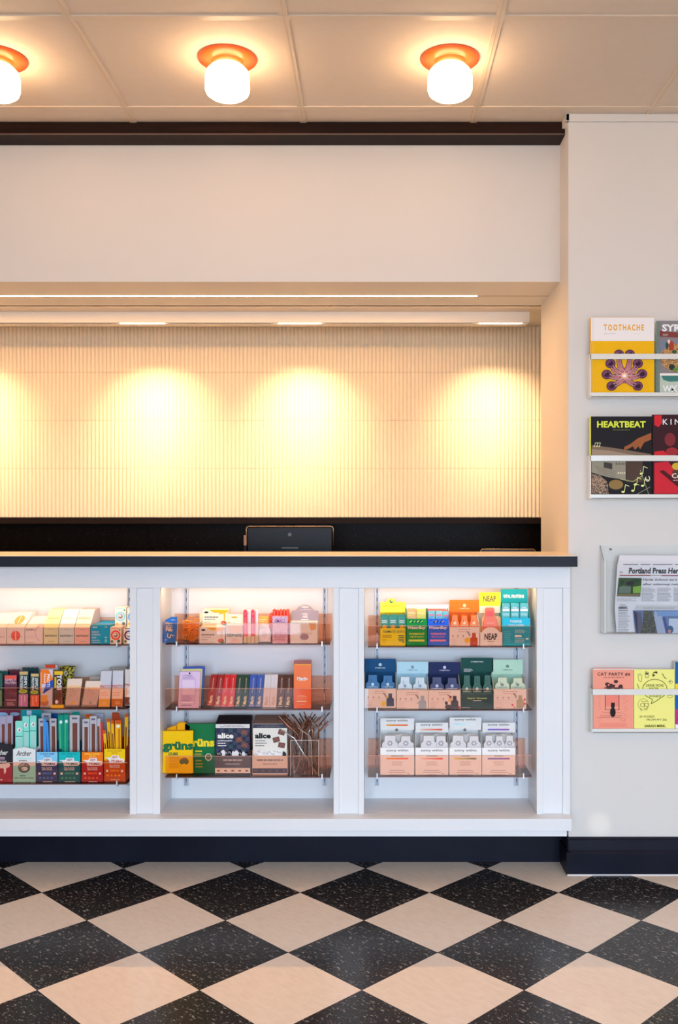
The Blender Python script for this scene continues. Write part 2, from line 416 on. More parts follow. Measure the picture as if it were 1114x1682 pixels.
# ------------------------------------------------------------------ lights of the place, plus added unseen globes
def globe(X, Y, label):
    t = thing('ceiling_light', label, 'ceiling light', (X, Y, CH), 'opal globe ceiling lights')
    m = MB(); m.lathe([(0, 0), (.089, 0), (.091, -.003), (.089, -.007), (.05, -.009), (.047, -.011), (.046, -.026), (.0, -.026)], 0, 0, ORANGE, 56); m.build('canopy', t)
    m = MB(); m.lathe([(.0, -.020), (.038, -.021), (.052, -.030), (.063, -.042), (.0685, -.058), (.0685, -.098), (.064, -.110), (.052, -.119), (.030, -.124), (.0, -.126)], 0, 0, EM_GLOBE, 48)
    m.build('glass_shade', t)
EM_GLOBE = emis('glowing_opal_glass', (1, .64, .35), L_GLOBE)
for X, l in ((-1.171, 'orange rimmed opal ceiling light cut off by the left edge'), (-.459, 'orange rimmed opal ceiling light in the middle of the row of three'), (.228, 'orange rimmed opal ceiling light nearest the right wall, rightmost of three')): globe(X, 2.93, l)
for X, Y in ((-1.9, 1.1), (-.8, 1.1), (.55, 1.1), (1.25, 1.1), (1.9, 1.1), (1.63, 2.93), (-1.9, -.9), (-.8, -.9), (.55, -.9), (1.8, -.9)): globe(X, Y, 'added unseen opal ceiling light with orange rim, for more warm room light')  # out-of-view globes added to give the room more warm light
# recessed strip in the niche ceiling
st = thing('strip_light', 'long recessed linear strip light in the niche ceiling above the counter', 'light', (-.9, 3.727, ZN))
xs0, xs1 = -2.9, PX(784, 3.727)
m = MB(); m.box(xs0+.9, xs1+.9, -.004, .004, -.0022, -.0008, emis('strip_glow', (1, .72, .42), 12)); m.build('diffuser', st)
area('strip_lamp', ((xs0+xs1)/2+.9, 0, -.004), (0, 0, 0), xs1-xs0, .008, P_STRIP, WARM, st)
# spot track box
tb = thing('track_light', 'pale ceiling track box with recessed wall washing spots in front of the tiles', 'light', (-.9, 4.06, ZN))
m = MB(); zb_ = PZ(530, 4.02)-ZN
m.box(-2, .65+.9, -.04, .04, zb_+.004, -.0005, SOFF); m.box(-2, .65+.9, -.04, -.036, zb_, zb_+.004, SOFF); m.box(-2, 1.55, -.012, .04, zb_, zb_+.004, SOFF)
m.box(-2, 1.55, -.036, -.012, zb_+.0033, zb_+.0037, BLACK); m.box(1.546, 1.55, -.04, .04, zb_, zb_+.004, SOFF)
m.build('housing', tb)
for p0, p1 in ((-125, -52), (197, 270), (457, 528), (787, 858)):
    X0, X1 = PX(p0, 4.036)+.9, PX(p1, 4.036)+.9
    m = MB()
    for i in range(12):
        a = X0+(X1-X0)*(i+.1)/12; m.box(a, a+(X1-X0)*.8/12, -.033, -.015, zb_-.0005, zb_+.003, emis_spot if i else (emis_spot := emis('spot_glow', (1, .8, .55), 14)))
    m.build('spot_module', tb)
    area('spot_lamp', ((X0+X1)/2, -.026, zb_-.003), (R(31), 0, 0), X1-X0, .012, P_SPOT, (1, .73, .44), tb, 74)
for i, (a0, a1) in enumerate(bays):
    lab = ('warm strip light under the top rail of the left display bay', 'warm strip light under the top rail of the middle display bay', 'warm strip light under the top rail of the right display bay')[i]
    t = thing('bay_light', lab, 'light', ((a0+a1)/2, YF+.03, Z_(960)), 'strip lights inside the display bays')
    hw = (a1-a0)/2-.004
    m = MB(); m.box(-hw, hw, -.008, .006, .004, .010, M((230, 225, 215), .4)); m.build('channel', t)
    m = MB(); m.box(-hw+.002, hw-.002, -.005, .003, .001, .004, emis('bay_glow_%d' % i, (1, .66, .34), 8)); m.build('diffuser', t)
    area('bay_lamp', (0, 0, -.001), (R(26), 0, 0), 2*hw-.01, .008, P_BAY*2.2, (1, .58, .32), t)

# ------------------------------------------------------------------ monitor and tablet
mt = Item('monitor', 'black monitor seen from behind, standing behind the counter', 'monitor', 405, 547, 3.95, .9205)
m = mt.mb()
p0, p1 = m.c(405, 864.5, 0), m.c(547, 864.5, 0)
m.box(p0.x, p1.x, 0, .012, .06, p0.z-.0015, M((12, 9, 9), .3, 0, 1, .15), .006); shell = mt.part(m, 'back_shell')
m = mt.mb(); m.tube([(p0.x-.001, .004, p0.z-.08), (p0.x-.001, .004, p0.z-.01), (p0.x+.002, .004, p0.z-.003), (p0.x+.009, .004, p0.z), (p1.x-.009, .004, p0.z), (p1.x-.002, .004, p0.z-.003), (p1.x+.001, .004, p0.z-.01), (p1.x+.001, .004, p0.z-.08)], .0016, M((200, 170, 135), .25, .9)); mt.part(m, 'metal_rim', 'shiny metal rim')
m = mt.mb(); m.fy = -.0006; m.E(476, 878, 3, 3, M((60, 50, 45), .3)); mt.part(m, 'logo', None, shell); m = mt.mb(); m.Rr(463, 899, 490, 901, M((70, 66, 66), .3)); mt.part(m, 'port_cover', None, shell)
m = mt.mb(); m.box(-.02, .02, .012, .03, .008, .15, STEEL); m.box(-.09, .09, -.02, .10, 0, .008, STEEL, .002); mt.part(m, 'stand')
m = mt.mb(); p = m.c(402, 884, -.001); m.box(p.x-.004, p.x+.006, 0, .02, p.z-.03, p.z+.012, M((150, 110, 75), .4)); m.box(p.x-.003, p.x+.006, .002, .018, p.z-.16, p.z-.03, BLACK); mt.part(m, 'card_reader', 'small brown card reader clipped to the side')
tb2 = Item('tablet', 'dark tablet whose bright top edge peeks over the countertop at right', 'tablet', 790, 880, 3.93, .9205)
m = tb2.mb(); q0, q1 = m.c(790, 902, 0), m.c(879.5, 902, 0)
m.box(q0.x, q1.x, 0, .008, .004, q0.z-.002, M((20, 17, 17), .2), .003); tb2.part(m, 'body')
m = tb2.mb(); m.tube([(q0.x, .003, q0.z-.03), (q0.x, .003, q0.z-.006), (q0.x+.006, .003, q0.z), (q1.x-.006, .003, q0.z), (q1.x, .003, q0.z-.006), (q1.x, .003, q0.z-.03)], .0015, M((210, 170, 120), .25, .9)); tb2.part(m, 'metal_rim')
m = tb2.mb(); m.box(-.06, .06, .008, .07, 0, .005, STEEL); tb2.part(m, 'stand')

# ------------------------------------------------------------------ acrylic shelf trays
YL = 3.300
SH = {}
names = (('top', 'middle', 'bottom'), ('left', 'middle', 'right'))
rows = {0: (1060, 1165, 1288), 1: (1059, 1166, 1277), 2: (1063, 1167, 1276)}
backs = {0: (1014, 1112, 1226), 1: (1008, 1110, 1213), 2: (1011, 1112, 1213)}
clips = {0: (196, -50), 1: (287, 527), 2: (619, 859)}
stds = {0: (212.5, -40), 1: (306, 533.5), 2: (619.5, 848.5)}
for b in range(3):
    for r in range(3):
        a0, a1 = bays[b]; z0 = PZ(rows[b][r], YL); SH[b, r] = z0+.0036
        t = thing('acrylic_shelf', 'copper tinted acrylic shelf tray, %s of three in the %s display bay' % (names[0][r], names[1][b]), 'shelf', ((a0+a1)/2, YL, z0), 'acrylic trays in the display bays')
        hw = (a1-a0)/2-.0135; hb = PZ(backs[b][r], YB-.014)-z0; m = MB()
        e = .002
        m.add([(-hw, 0, .074), (hw, 0, .074), (hw, 0, e), (-hw, 0, e)], [(0, 1, 2, 3)], PINK)                      # lip (single sheet: tint once)
        m.box(-hw, hw, 0, .15, 0, .003, PINK)
        m.add([(-hw, .15, hb), (hw, .15, hb), (hw, .15, .003), (-hw, .15, .003)], [(0, 1, 2, 3)], PINK)
        m.box(-hw, hw, 0, .0025, .0735, .0745, M((235, 190, 170), .2)); m.box(-hw, hw, .149, .1515, hb-.001, hb, M((205, 150, 125), .2))
        m.box(-hw, hw, -.0012, .0, -.0015, .0015, M((120, 75, 70), .3))
        m.build('tray', t)
        for ip, (cpx, spx) in enumerate(zip(clips[b], stds[b])):
            xb = PX(spx, YB)-t.location.x; m = MB()
            xf = max(-hw-.004, min(hw, xb)); 
            m.prism([(.158, .03), (.158, -.012), (.0, -.008), (-.004, -.006), (-.004, .012), (.0, .012), (.0, -.001), (.15, -.001), (.15, .03)], xf-.0022, xf+.0022, M((205, 208, 212), .3, .5)); m.build('bracket', t)

# ------------------------------------------------------------------ products
YP = 3.312
def c(*rgb): return rgb
COMP = False      # True while the colours of a face are given as seen through the copper acrylic lip
def P3(*v):
    if not COMP: return M(tuple(v), .5, 0, 1.25, .15)
    o = []
    for x, t in zip(v, TINT):
        l = min(.9, lin(x)*1.12/t); o.append(255*(12.92*l if l <= .0031308 else 1.055*l**(1/2.4)-.055))
    return M(tuple(int(x) for x in o), .5, 0, 1, .15)
SILV = M((198, 200, 208), .3, .35)

# --- left bay, top shelf
s = SH[0, 0]
def slope_box(a0, a1, bm, bt, col, colt_lit, label, name='slanted_carton', group='pink cartons', fn=None, ft=None, yb=.075):
    it = Item(name, label, 'box', a0, a1, YP, s, group); m = it.mb()
    bl, br = m.c(a0+.3, 1057, 0), m.c(a1-.3, 1057, 0); bl.z = br.z = 0
    fl, fr = m.c(a0+.3, bm, 0), m.c(a1-.3, bm, 0)
    d = m.c(a0, bt, yb); tl, tr = fl.copy(), fr.copy(); tl.y = tr.y = yb; tl.z = tr.z = d.z
    k = Vector((0, .12-yb, 0)); bbl, bbr = bl+Vector((0, .12, 0)), br+Vector((0, .12, 0)); ttl, ttr = tl+k, tr+k
    vs = [bl, br, fr, fl, tl, tr, ttl, ttr, bbl, bbr]
    global COMP
    COMP = True; m.add(vs, [(0, 1, 2, 3), (3, 2, 5, 4), (4, 5, 7, 6), (6, 7, 9, 8), (8, 9, 1, 0), (0, 3, 4, 6, 8), (1, 9, 7, 5, 2)], P3(*col))
    if fn: m.quad(bl, br, fr, fl); fn(m)
    COMP = False
    if colt_lit: m.add([fl+Vector((0, -.0002, .0008)), fr+Vector((0, -.0002, .0008)), tr+Vector((0, 0, .0004)), tl+Vector((0, 0, .0004))], [(0, 1, 2, 3)], P3(*colt_lit))  # slope painted paler than the front, strip light put into its colour
    if ft: m.quad(fl, fr, tr, tl, .0012); ft(m)
    m.q = None; it.solo(m)
PK, PK_LIT = (240, 200, 198), (248, 232, 220)  # carton pink, and its slope version brightened as under the bay strip
def split(m, r, g, col): m.E(.5, .5, r, g, P3(*col), 24); m.Rr(.48, .5-g, .52, .5+g, P3(245, 220, 212))
def f_b2(m):
    split(m, .27, .31, (238, 92, 74)); m.T('S    M    R    Y', .5, .42, .78, .07, INK)
slope_box(-15, 10.6, 1031, 1007, PK, PK_LIT, 'pink slanted carton cut off by the left edge, top shelf of the left bay', fn=lambda m: (m.O(.72, .6, .14, .2, .03, P3(225, 175, 178)), m.T('SIMPLY', .6, .42, .6, .07, INK)), ft=lambda m: m.Rr(.5, .4, .85, .43, P3(235, 200, 170)))
slope_box(11, 40.6, 1031, 1006, PK, PK_LIT, 'pink slanted carton with a split red coral circle on its front', fn=f_b2, ft=lambda m: split(m, .27, .30, (245, 165, 95)))
slope_box(41, 70.6, 1031, 1013, PK, PK_LIT, 'pink slanted carton lettered SIMPLY with a large pale pink ring',
          fn=lambda m: (m.T('SIMPLY', .36, .87, .62, .12, INK), m.fine(.06, .32, .6, .55, 3, P3(212, 168, 168), .3), m.Rr(.05, .07, .5, .085, INK), m.O(.96, .66, .40, .5, .04, P3(240, 150, 160), 20, 110, 250)), ft=lambda m: m.E(.78, .2, .2, .2, P3(250, 205, 205)))
def f_ref(m): m.T('REFRESH', .5, .5, .80, .11, INK, .01); m.Rr(.3, .86, .72, .875, GREYI); m.Rr(.3, .14, .72, .155, GREYI)
def t_ref(cl): return lambda m: m.T('REFRESH', .5, .5, .8, .1, P3(*cl), .01)
for a0, a1, col, ct_lit, l, tc_ in ((71.5, 96, (216, 198, 150), (250, 236, 170), 'olive yellow', (205, 170, 90)), (96.5, 122, (204, 196, 216), (248, 236, 236), 'lavender', (215, 185, 170)), (122.5, 148, (244, 168, 150), (252, 226, 205), 'coral', (225, 150, 95))):  # second colour of each is the slope, brightened for the strip light
    slope_box(a0, a1, 1031, 1001, col, ct_lit, l+' slanted carton lettered REFRESH on the top shelf of the left bay', group='REFRESH cartons', fn=f_ref, ft=t_ref(tc_), yb=.06)
for k in range(4):
    it = Item('sample_packet', 'orange and yellow packet behind the coral REFRESH carton, %s from the left' % ('first', 'second', 'third', 'fourth')[k], 'packet', 150+3.3*k, 153+3.3*k, YP+.07+.014*k, s, 'packets behind the REFRESH cartons')
    m = it.mb(); a = 149.5+3.2*k; m.BX(a, 1001.5-0*k, a+3, 1050, 0, .012, P3(248, 190, 150)); m.Rr(a+.4, 1013, a+2.7, 1024, P3(250, 190, 40)); it.solo(m)
it = Item('supplement_box', 'bright blue box of pills beside the coral REFRESH carton', 'box', 149, 181, YP, s); m = it.mb(); COMP = True; col = P3(20, 150, 195)
m.BX(148.8, 1027.3, 180.6, 1058, 0, .15, col); m.Rr(152, 1029.5, 160, 1031, WHITE); m.Rr(172, 1029.5, 176, 1030.5, WHITE)
for k, (t, w_) in enumerate((('ENERGY', 12), ('NUTRITION', 14), ('60', 7), ('capsules', 13))): m.T(t, 151+w_/2, 1038+4.6*k, w_, 2.6, P3(215, 240, 245), .01)
m.Rr(151, 1055, 165, 1055.8, WHITE); m.Rr(172, 1046, 176, 1048, P3(150, 215, 235)); m.Rr(172, 1050, 176, 1055, P3(110, 195, 220)); it.solo(m); COMP = False
def ring_carton(a0, a1, b0, b1, Y, base, col, lab, base_z=None):
    it = Item('tea_carton', lab, 'carton', a0, a1, Y, base, 'small ring printed cartons'); m = it.mb()
    m.BX(a0, b0, a1, b1, 0, .05, P3(246, 232, 214)); cx, cy = (a0+a1)/2, b0+(b1-b0)*.47; w_ = (a1-a0)
    m.O(cx, cy, w_*.44, w_*.44, w_*.14, P3(*col)); m.E(cx, cy, w_*.2, w_*.22, P3(150, 120, 110)); m.E(cx-.8, cy-1, w_*.12, w_*.1, P3(245, 235, 225))
    m.Rr(a0+2, b0+1, a1-4, b0+1.8, P3(*col)); m.E(a0+3, b1-4, 2, 2.2, P3(230, 190, 60) if col[2] > 150 else P3(70, 130, 90)); m.E(a1-4, b1-4.5, 2.4, 2.6, P3(60, 90, 100)); m.E(a1-2.5, b0+4, 1.4, 1.6, P3(120, 150, 110)); it.solo(m)
ring_carton(181, 199, 1030.5, 1057.5, YP, s, (224, 60, 48), 'small cream carton with a red ring print beside the blue box')
ring_carton(203, 221, 1031, 1057.5, YP, s, (75, 60, 130), 'small cream carton with a purple ring print, partly behind the pilaster')
zc = PZ(1030.5, YP)+.0005
ring_carton(189, 207, 998, 1029, YP+.03, PZ(1029.5, YP+.03), (150, 210, 220), 'small white carton with a pale blue ring stacked above the red ring carton')
ring_carton(209, 226, 999, 1029, YP+.03, PZ(1029.5, YP+.03), (110, 165, 225), 'small white carton with a mid blue ring stacked above the purple ring carton')

# --- left bay, middle shelf: bars
s = SH[0, 1]
def bar(name, lab, cat, a0, a1, b0, Y, base, group, col, fn=None, tilt=0, th=.016, b1=1163, lean=.0, ins=.10, rough=.35, zig=True):
    it = Item(name, lab, cat, a0, a1, Y, base, group); m = it.mb(); w_ = a1-a0
    pts = [(a0+.3, b1), (a1-.3, b1)] + [(a1-.2+tilt, b0+ (1.0 if zig else 0))] + [(a1-w_*k/8+tilt, b0+(0 if k % 2 else .8)) for k in range(1, 8)] + [(a0+.2+tilt, b0+(1. if zig else 0))]
    m.PL(pts, 0, th, M(tuple(col), rough), ins, lean)
    cx, cy = sum(p[0] for p in pts)/len(pts), sum(p[1] for p in pts)/len(pts)
    zc_ = m.c(cx, cy, 0).z
    bl, br, tr, tl = m.c(a0, b1, 0), m.c(a1, b1, 0), m.c(a1+tilt, b0, 0), m.c(a0+tilt, b0, 0)
    for p in (bl, br, tr, tl): p.z = max(p.z, 0); p.y += lean*p.z
    m.quad(bl, br, tr, tl, .0008)
    if fn: fn(m)
    m.q = None
    return it.solo(m)
def f_gr(m): m.Rr(.1, .05, .9, .5, P3(110, 150, 120)); m.T('NU', .4, .8, .6, .12, WHITE, .02)
bar('snack_bar', 'green wrapped bar cut off by the left edge on the middle shelf', 'bar', -14, 5, 1106, YP, s, None, (35, 95, 88), f_gr)
bar('snack_bar', 'dark teal bar lying behind the green and maroon bars', 'bar', -8, 17, 1101, YP+.05, s, 'bars behind the front row', (25, 88, 88))
bar('snack_bar', 'maroon bar standing behind the orange topped maroon bar', 'bar', 12, 34, 1099, YP+.05, s, 'bars behind the front row', (95, 32, 55))
bar('snack_bar', 'dark green bar standing behind the two protein bars', 'bar', 36, 64, 1095.5, YP+.06, s, 'bars behind the front row', (28, 62, 72))
bar('snack_bar', 'maroon bar with an orange red top on the middle shelf', 'bar', 6, 29, 1108, YP, s, None, (98, 42, 70), lambda m: (m.Rr(.08, .86, .92, .97, P3(215, 85, 75)), m.T('SIMPLY', .5, .83, .8, .07, P3(225, 190, 205)), m.T('PROTEIN', .5, .75, .8, .07, P3(225, 190, 205)), m.Rr(.15, .22, .9, .235, P3(220, 170, 180)), m.fine(.25, .05, .8, .17, 2, P3(200, 150, 160)), m.P([(.1, .6), (.9, .42), (.9, .36), (.1, .52)], P3(120, 58, 80))))
def f_sp(col):
    def f(m):
        m.Rr(.06, .03, .94, .36, P3(*col)); m.E(.45, .44, .42, .055, P3(165, 185, 55)); m.T('NEW', .45, .44, .4, .05, P3(60, 80, 30)); m.Rr(.1, .89, .9, .97, P3(190, 165, 110))
        m.T('PROTEIN', .30, .68, .36, .26, WHITE, .02, 0, -90); m.T('SIMPLY', .68, .68, .34, .28, WHITE, .02, 0, -90)
        m.Rr(.3, .06, .36, .32, P3(230, 200, 200)); m.Rr(.62, .16, .68, .32, P3(230, 200, 200))
    return f
bar('protein_bar', 'dark green protein bar with a purple lower half', 'bar', 29.5, 46.5, 1101.5, YP, s, 'dark green protein bars', (32, 72, 74), f_sp((178, 120, 168)), 1.2)
bar('protein_bar', 'dark green protein bar with an orange lower half', 'bar', 49, 65, 1105, YP, s, 'dark green protein bars', (32, 72, 74), f_sp((214, 98, 56)), .5)
bar('protein_bar', 'tall red tipped bar standing behind the orange, white and blue bar', 'bar', 72, 96, 1090.5, YP+.05, s, 'bars behind the front row', (205, 200, 208), lambda m: m.Rr(.1, .9, .8, .98, P3(215, 70, 35)))
def f_pr(m):
    m.P([(.03, .97), (.62, .97), (.98, .72), (.4, .6), (.03, .62)], P3(245, 115, 30)); m.P([(.98, .72), (.98, .52), (.35, .38), (.2, .36), (.45, .62)], P3(38, 70, 165)); m.Rr(.0, .4, .12, .9, P3(240, 150, 110))
    m.T('PROTI', .62, .70, .32, .24, WHITE, .03, 0, -90); m.T('PEANUT', .34, .70, .34, .14, WHITE, .02, 0, -90)
    m.E(.35, .13, .32, .09, P3(180, 110, 70)); m.Rr(.1, .15, .55, .32, P3(215, 150, 70))
bar('protein_bar', 'white, orange and blue protein bar beside the dark patterned bar', 'bar', 65.5, 87, 1098, YP-.004, s, None, (215, 208, 216), f_pr, 1)
def f_to(m):
    m.Rr(.05, .86, .95, .96, P3(215, 180, 40)); m.Rr(.06, .5, .25, .8, P3(200, 180, 40))
    m.T('TOSI', .56, .66, .42, .52, WHITE, .04, 0, -90)
    for k in range(5): m.Rr(.1+.17*k, .05, .2+.17*k, .44, M((120+random.randint(-30, 50), 80, 45), .5))
    m.E(.3, .12, .16, .05, P3(225, 225, 220)); m.fine(.1, .2, .9, .4, 4, P3(70, 50, 40))
bar('patterned_bar', 'dark brown patterned bar lettered TOSI in a yellow tray', 'bar', 88.5, 104, 1100, YP+.002, s+.004, None, (62, 40, 38), f_to, .3)
it = Item('bar_tray', 'small yellow cardboard tray under the dark patterned bar', 'tray', 83, 104.5, YP-.002, s); m = it.mb(); m.BX(83, 1158, 104.5, 1164, -.003, .002, P3(240, 190, 20)); m.BX(83, 1162.8, 104.5, 1164, 0, .06, P3(240, 190, 20)); it.solo(m)
PAT = noisy('leafy_print', (25, 28, 30), (200, 190, 40), 130, .4, 2, .45, .55)
it = Item('snack_pouch', 'black and yellow patterned pouch standing behind the dark bar', 'pouch', 96, 122, YP+.06, s); m = it.mb()
m.PL([(95, 1160), (119, 1160), (121, 1108), (124, 1094), (110, 1093), (98, 1095)], 0, .02, PAT, .1); m.fy = -.0008; m.T('O', 108, 1106, 7, 8, WHITE, .03); it.solo(m)
def f_kr(dot):
    def f(m):
        m.Rr(.04, .75, .96, .97, P3(216, 198, 182)); m.Rr(.04, .66, .96, .75, P3(238, 190, 145)); m.E(.55, .15, .1, .055, P3(*dot))
        for k in range(4): m.Rr(.28+.12*k, .35+.03*(k % 2), .29+.12*k, .72-.05*k, P3(150, 110, 90))
    return f
bar('cookie_packet', 'kraft brown packet with an orange dot beside the dark patterned bar', 'packet', 105, 131, 1113.5, YP+.004, s, 'kraft packets', (214, 190, 178), f_kr((235, 165, 60)), 5.5, .022, 1162)
bar('cookie_packet', 'kraft brown packet with a grey green dot, leaning right', 'packet', 132.5, 160, 1117.5, YP, s, 'kraft packets', (210, 184, 174), f_kr((150, 150, 130)), 8, .022, 1161)
bar('cookie_packet', 'kraft packet lying behind the two front kraft packets', 'packet', 142, 168, 1110, YP+.06, s, 'kraft packets', (190, 178, 166), None, 4, .02)
def f_pt(lo):
    def f(m):
        m.Rr(.04, .02, .96, .5, P3(240, 205, 188)); m.Rr(.04, .02, .96, .23, P3(*lo)); m.T('PRETTY', .5, .56, .88, .07, P3(190, 70, 55), .02); m.fine(.15, .3, .8, .42, 2, P3(215, 150, 120), .3); m.fine(.35, .08, .8, .17, 2, P3(235, 190, 150), .4)
    return f
bar('foil_pouch', 'silver topped pouch with a golden brown foot, left of the upright pair', 'pouch', 161, 181, 1100.5, YP, s, 'silver topped pouches', (206, 210, 220), f_pt((222, 165, 70)), 4, .02, 1163)
bar('foil_pouch', 'silver topped pouch with a dark orange foot, right of the upright pair', 'pouch', 182.5, 202, 1100, YP+.002, s, 'silver topped pouches', (206, 210, 220), f_pt((190, 112, 40)), 2, .02, 1163)
bar('foil_pouch', 'silver topped pouch with a dark brown foot, partly hidden by the pilaster', 'pouch', 204.5, 226, 1098, YP+.004, s, 'silver topped pouches', (222, 214, 212), f_pt((110, 60, 45)), 0, .02, 1159)
bar('foil_pouch', 'grey pouch top showing behind the silver topped pair', 'pouch', 180, 208, 1095, YP+.07, s, None, (170, 172, 165), None, 0, .02, 1159)

# --- left bay, bottom shelf: meat stick boxes
s = SH[0, 2]; YQ = 3.316
def carton_open(it, a0, a1, b0, col, back=None, peak=0, d=.10, b1=1286):
    m = it.mb(); k = P3(*col)
    fr = [(a0+.3, b1), (a1-.3, b1), (a1-.3, b0)]+([((a0+a1)/2, b0-peak)] if peak else [])+[(a0+.3, b0)]
    m.PL(fr, 0, .0012, k)
    bl, br = m.c(a0+.3, b1, 0), m.c(a1-.3, b0, 0)
    for x0, x1 in ((bl.x, bl.x+.001), (br.x-.001, br.x)): m.prism([(0.0012, 0), (d, 0), (d, br.z*(1.15 if back is None else 1)), (.0012, br.z)], x0, x1, k)
    m.box(bl.x, br.x, d, d+.001, 0, br.z*1.15, k); m.box(bl.x, br.x, .001, d, 0, .001, k)
    return m
def stick(lab, a0, a1, b0, bb, Y, group, kind, tilt=0):
    """a stick in a clear or coloured flat wrap, seen above the front of its box"""
    it = Item('meat_stick', lab, 'meat stick', a0, a1, Y, s+.002, group); m = it.mb(); w_ = a1-a0
    wrap = {'clear': SILV, 'mint': P3(130, 215, 200), 'teal': P3(15, 140, 120), 'blue': P3(60, 140, 215), 'red': P3(210, 50, 30), 'yellow': P3(246, 170, 20), 'brown': P3(165, 62, 25), 'lilac': M((180, 178, 205), .3, .2)}[kind]
    fs = 1
    m.PL([(a0, 1280), (a1, 1280), (a1+tilt, b0+.8), (a1-w_*.2+tilt, b0), (a0+w_*.2+tilt, b0), (a0+tilt, b0+.8)], .0, .004, wrap, .08)
    def q(f0, f1, t0, t1, mat):
        def X(f, b): return a0+w_*f+tilt*(1280-b)/(1280-b0)
        m.P([(X(f0, t1), t1), (X(f1, t1), t1), (X(f1, t0), t0), (X(f0, t0), t0)], mat)
    if kind in ('clear', 'lilac'):
        q(.3, .76, b0+13, 1278, M((118, 62, 42), .35)); q(.66, .76, b0+13, 1278, M((88, 42, 30), .35)); q(.25, .75, b0+4, b0+7, P3(95, 95, 120)) if kind == 'clear' and w_ > 8 else None
    elif kind == 'mint':
        q(.25, .75, b0+29, 1278, M((176, 226, 218), .25)); q(.05, .95, b0+25, b0+26, P3(70, 120, 120)); m.E(a0+w_/2+tilt, b0+15, 3.6, 3.8, P3(235, 240, 240)); m.T('A', a0+w_/2+tilt, b0+15, 3.6, 5, INK, .02, .3)
    elif kind == 'yellow':
        q(.25, .6, b0+22, 1278, P3(110, 50, 25)) if w_ < 7 else (q(.5, .8, b0+14, 1278, P3(190, 110, 20)), m.E(a0+w_*.5+tilt, b0+10, 3, 2.4, P3(225, 225, 225)))
        q(.05, .95, b0, b0+6, P3(190, 80, 25))
    elif kind == 'teal':
        q(.15, .4, b0+10, 1278, P3(60, 180, 120)); m.E(a0+w_*.5+tilt, b0+12, 2.4, 2.8, P3(200, 225, 220))
    return it.solo(m)
COMP = True
# Archer black box
it = Item('stick_carton', 'black and red meat stick carton with a pig picture at the left edge, bottom shelf', 'carton', -18, 20, YQ, s); m = carton_open(it, -18, 20.5, 1224, (40, 34, 38), peak=4)
m.Rr(-17.6, 1256, 20.1, 1286, P3(160, 52, 62)); m.T('Archer', 0, 1236, 26, 8, WHITE, .02, .3); m.Rr(-12, 1243, 8, 1248, P3(150, 110, 118)); m.T('ZERO SUGAR', 0, 1251, 22, 3, WHITE, .02); m.PL([(-14, 1256), (10, 1254), (14, 1252), (17, 1256), (15, 1260), (10, 1262), (10, 1268), (7, 1272), (6, 1262), (-14, 1262)], -.0008, -.0004, P3(225, 195, 190)); m.fine(-14, 1279, 8, 1283, 1, P3(230, 190, 190), .4); it.part(m, 'carton')
COMP = False
for k, (a0, a1, b0) in enumerate(((0, 10, 1176.5), (9, 21.5, 1175), (-9, 0, 1177))): stick(('meat stick with a lilac clear wrap, left in the black carton', 'meat stick with a lilac clear wrap, right in the black carton', 'meat stick in a lilac clear wrap cut off by the left edge')[k], a0, a1, b0, 1225, YQ+.02+.004*k, 'sticks in the black carton', 'lilac')
it = Item('stick_carton', 'tall maroon carton flap behind the lilac wrapped sticks', 'carton', 0, 32, YQ+.09, s); m = it.mb(); m.BX(-20, 1166, 32, 1286, 0, .002, P3(120, 45, 65)); m.E(4, 1174, 9, 4, P3(150, 190, 225)); m.E(24, 1173, 8, 3, P3(150, 175, 205)); it.solo(m)
# Archer mint
COMP = True
it = Item('stick_carton', 'mint and white meat stick carton lettered Archer with a peaked front', 'carton', 21, 58.5, YQ, s); m = carton_open(it, 21, 58.5, 1231, (222, 226, 228), peak=4)
m.Rr(21.4, 1258, 58.2, 1286, P3(150, 195, 172)); m.Rr(21.4, 1254, 58.2, 1258, P3(225, 205, 195)); m.T('Archer', 39, 1237.5, 25, 8.5, INK, .01, .3); m.Rr(27, 1245, 53, 1246.2, P3(150, 205, 200)); m.fine(31, 1248, 48, 1251, 1, GREYI, .5)
m.fy = -.001; m.O(39.5, 1261, 10, 8.5, 3, P3(120, 96, 96)); m.O(37, 1259, 6, 6, 2.2, P3(150, 125, 120)); m.E(41, 1262, 3.5, 3, P3(215, 180, 165)); m.O(40, 1263, 8, 6, 2, P3(90, 74, 74))
m.fine(33, 1273.5, 47, 1275, 1, INK, .7); m.T('ZERO SUGAR TURKEY', 40, 1278, 33, 2.2, INK, .01); m.fine(24, 1284, 56, 1286, 1, P3(70, 110, 100), .6); it.part(m, 'carton')
COMP = False
for (a0, a1, b0, Y, l) in ((25, 38, 1184, .014, 'shortest of three'), (36.5, 48, 1176, .020, 'middle of three'), (48.5, 60, 1175, .026, 'rightmost of three')): stick('mint green wrapped meat stick, %s in the Archer carton' % l, a0, a1, b0, 1228, YQ+Y, 'mint wrapped sticks', 'mint')
it = Item('stick_carton', 'teal carton flap standing behind the mint wrapped sticks', 'carton', 35, 70, YQ+.09, s); m = it.mb(); m.BX(35, 1166, 69, 1286, 0, .002, P3(25, 150, 155)); m.Rr(44, 1167, 52, 1175, P3(190, 205, 225)); it.solo(m)
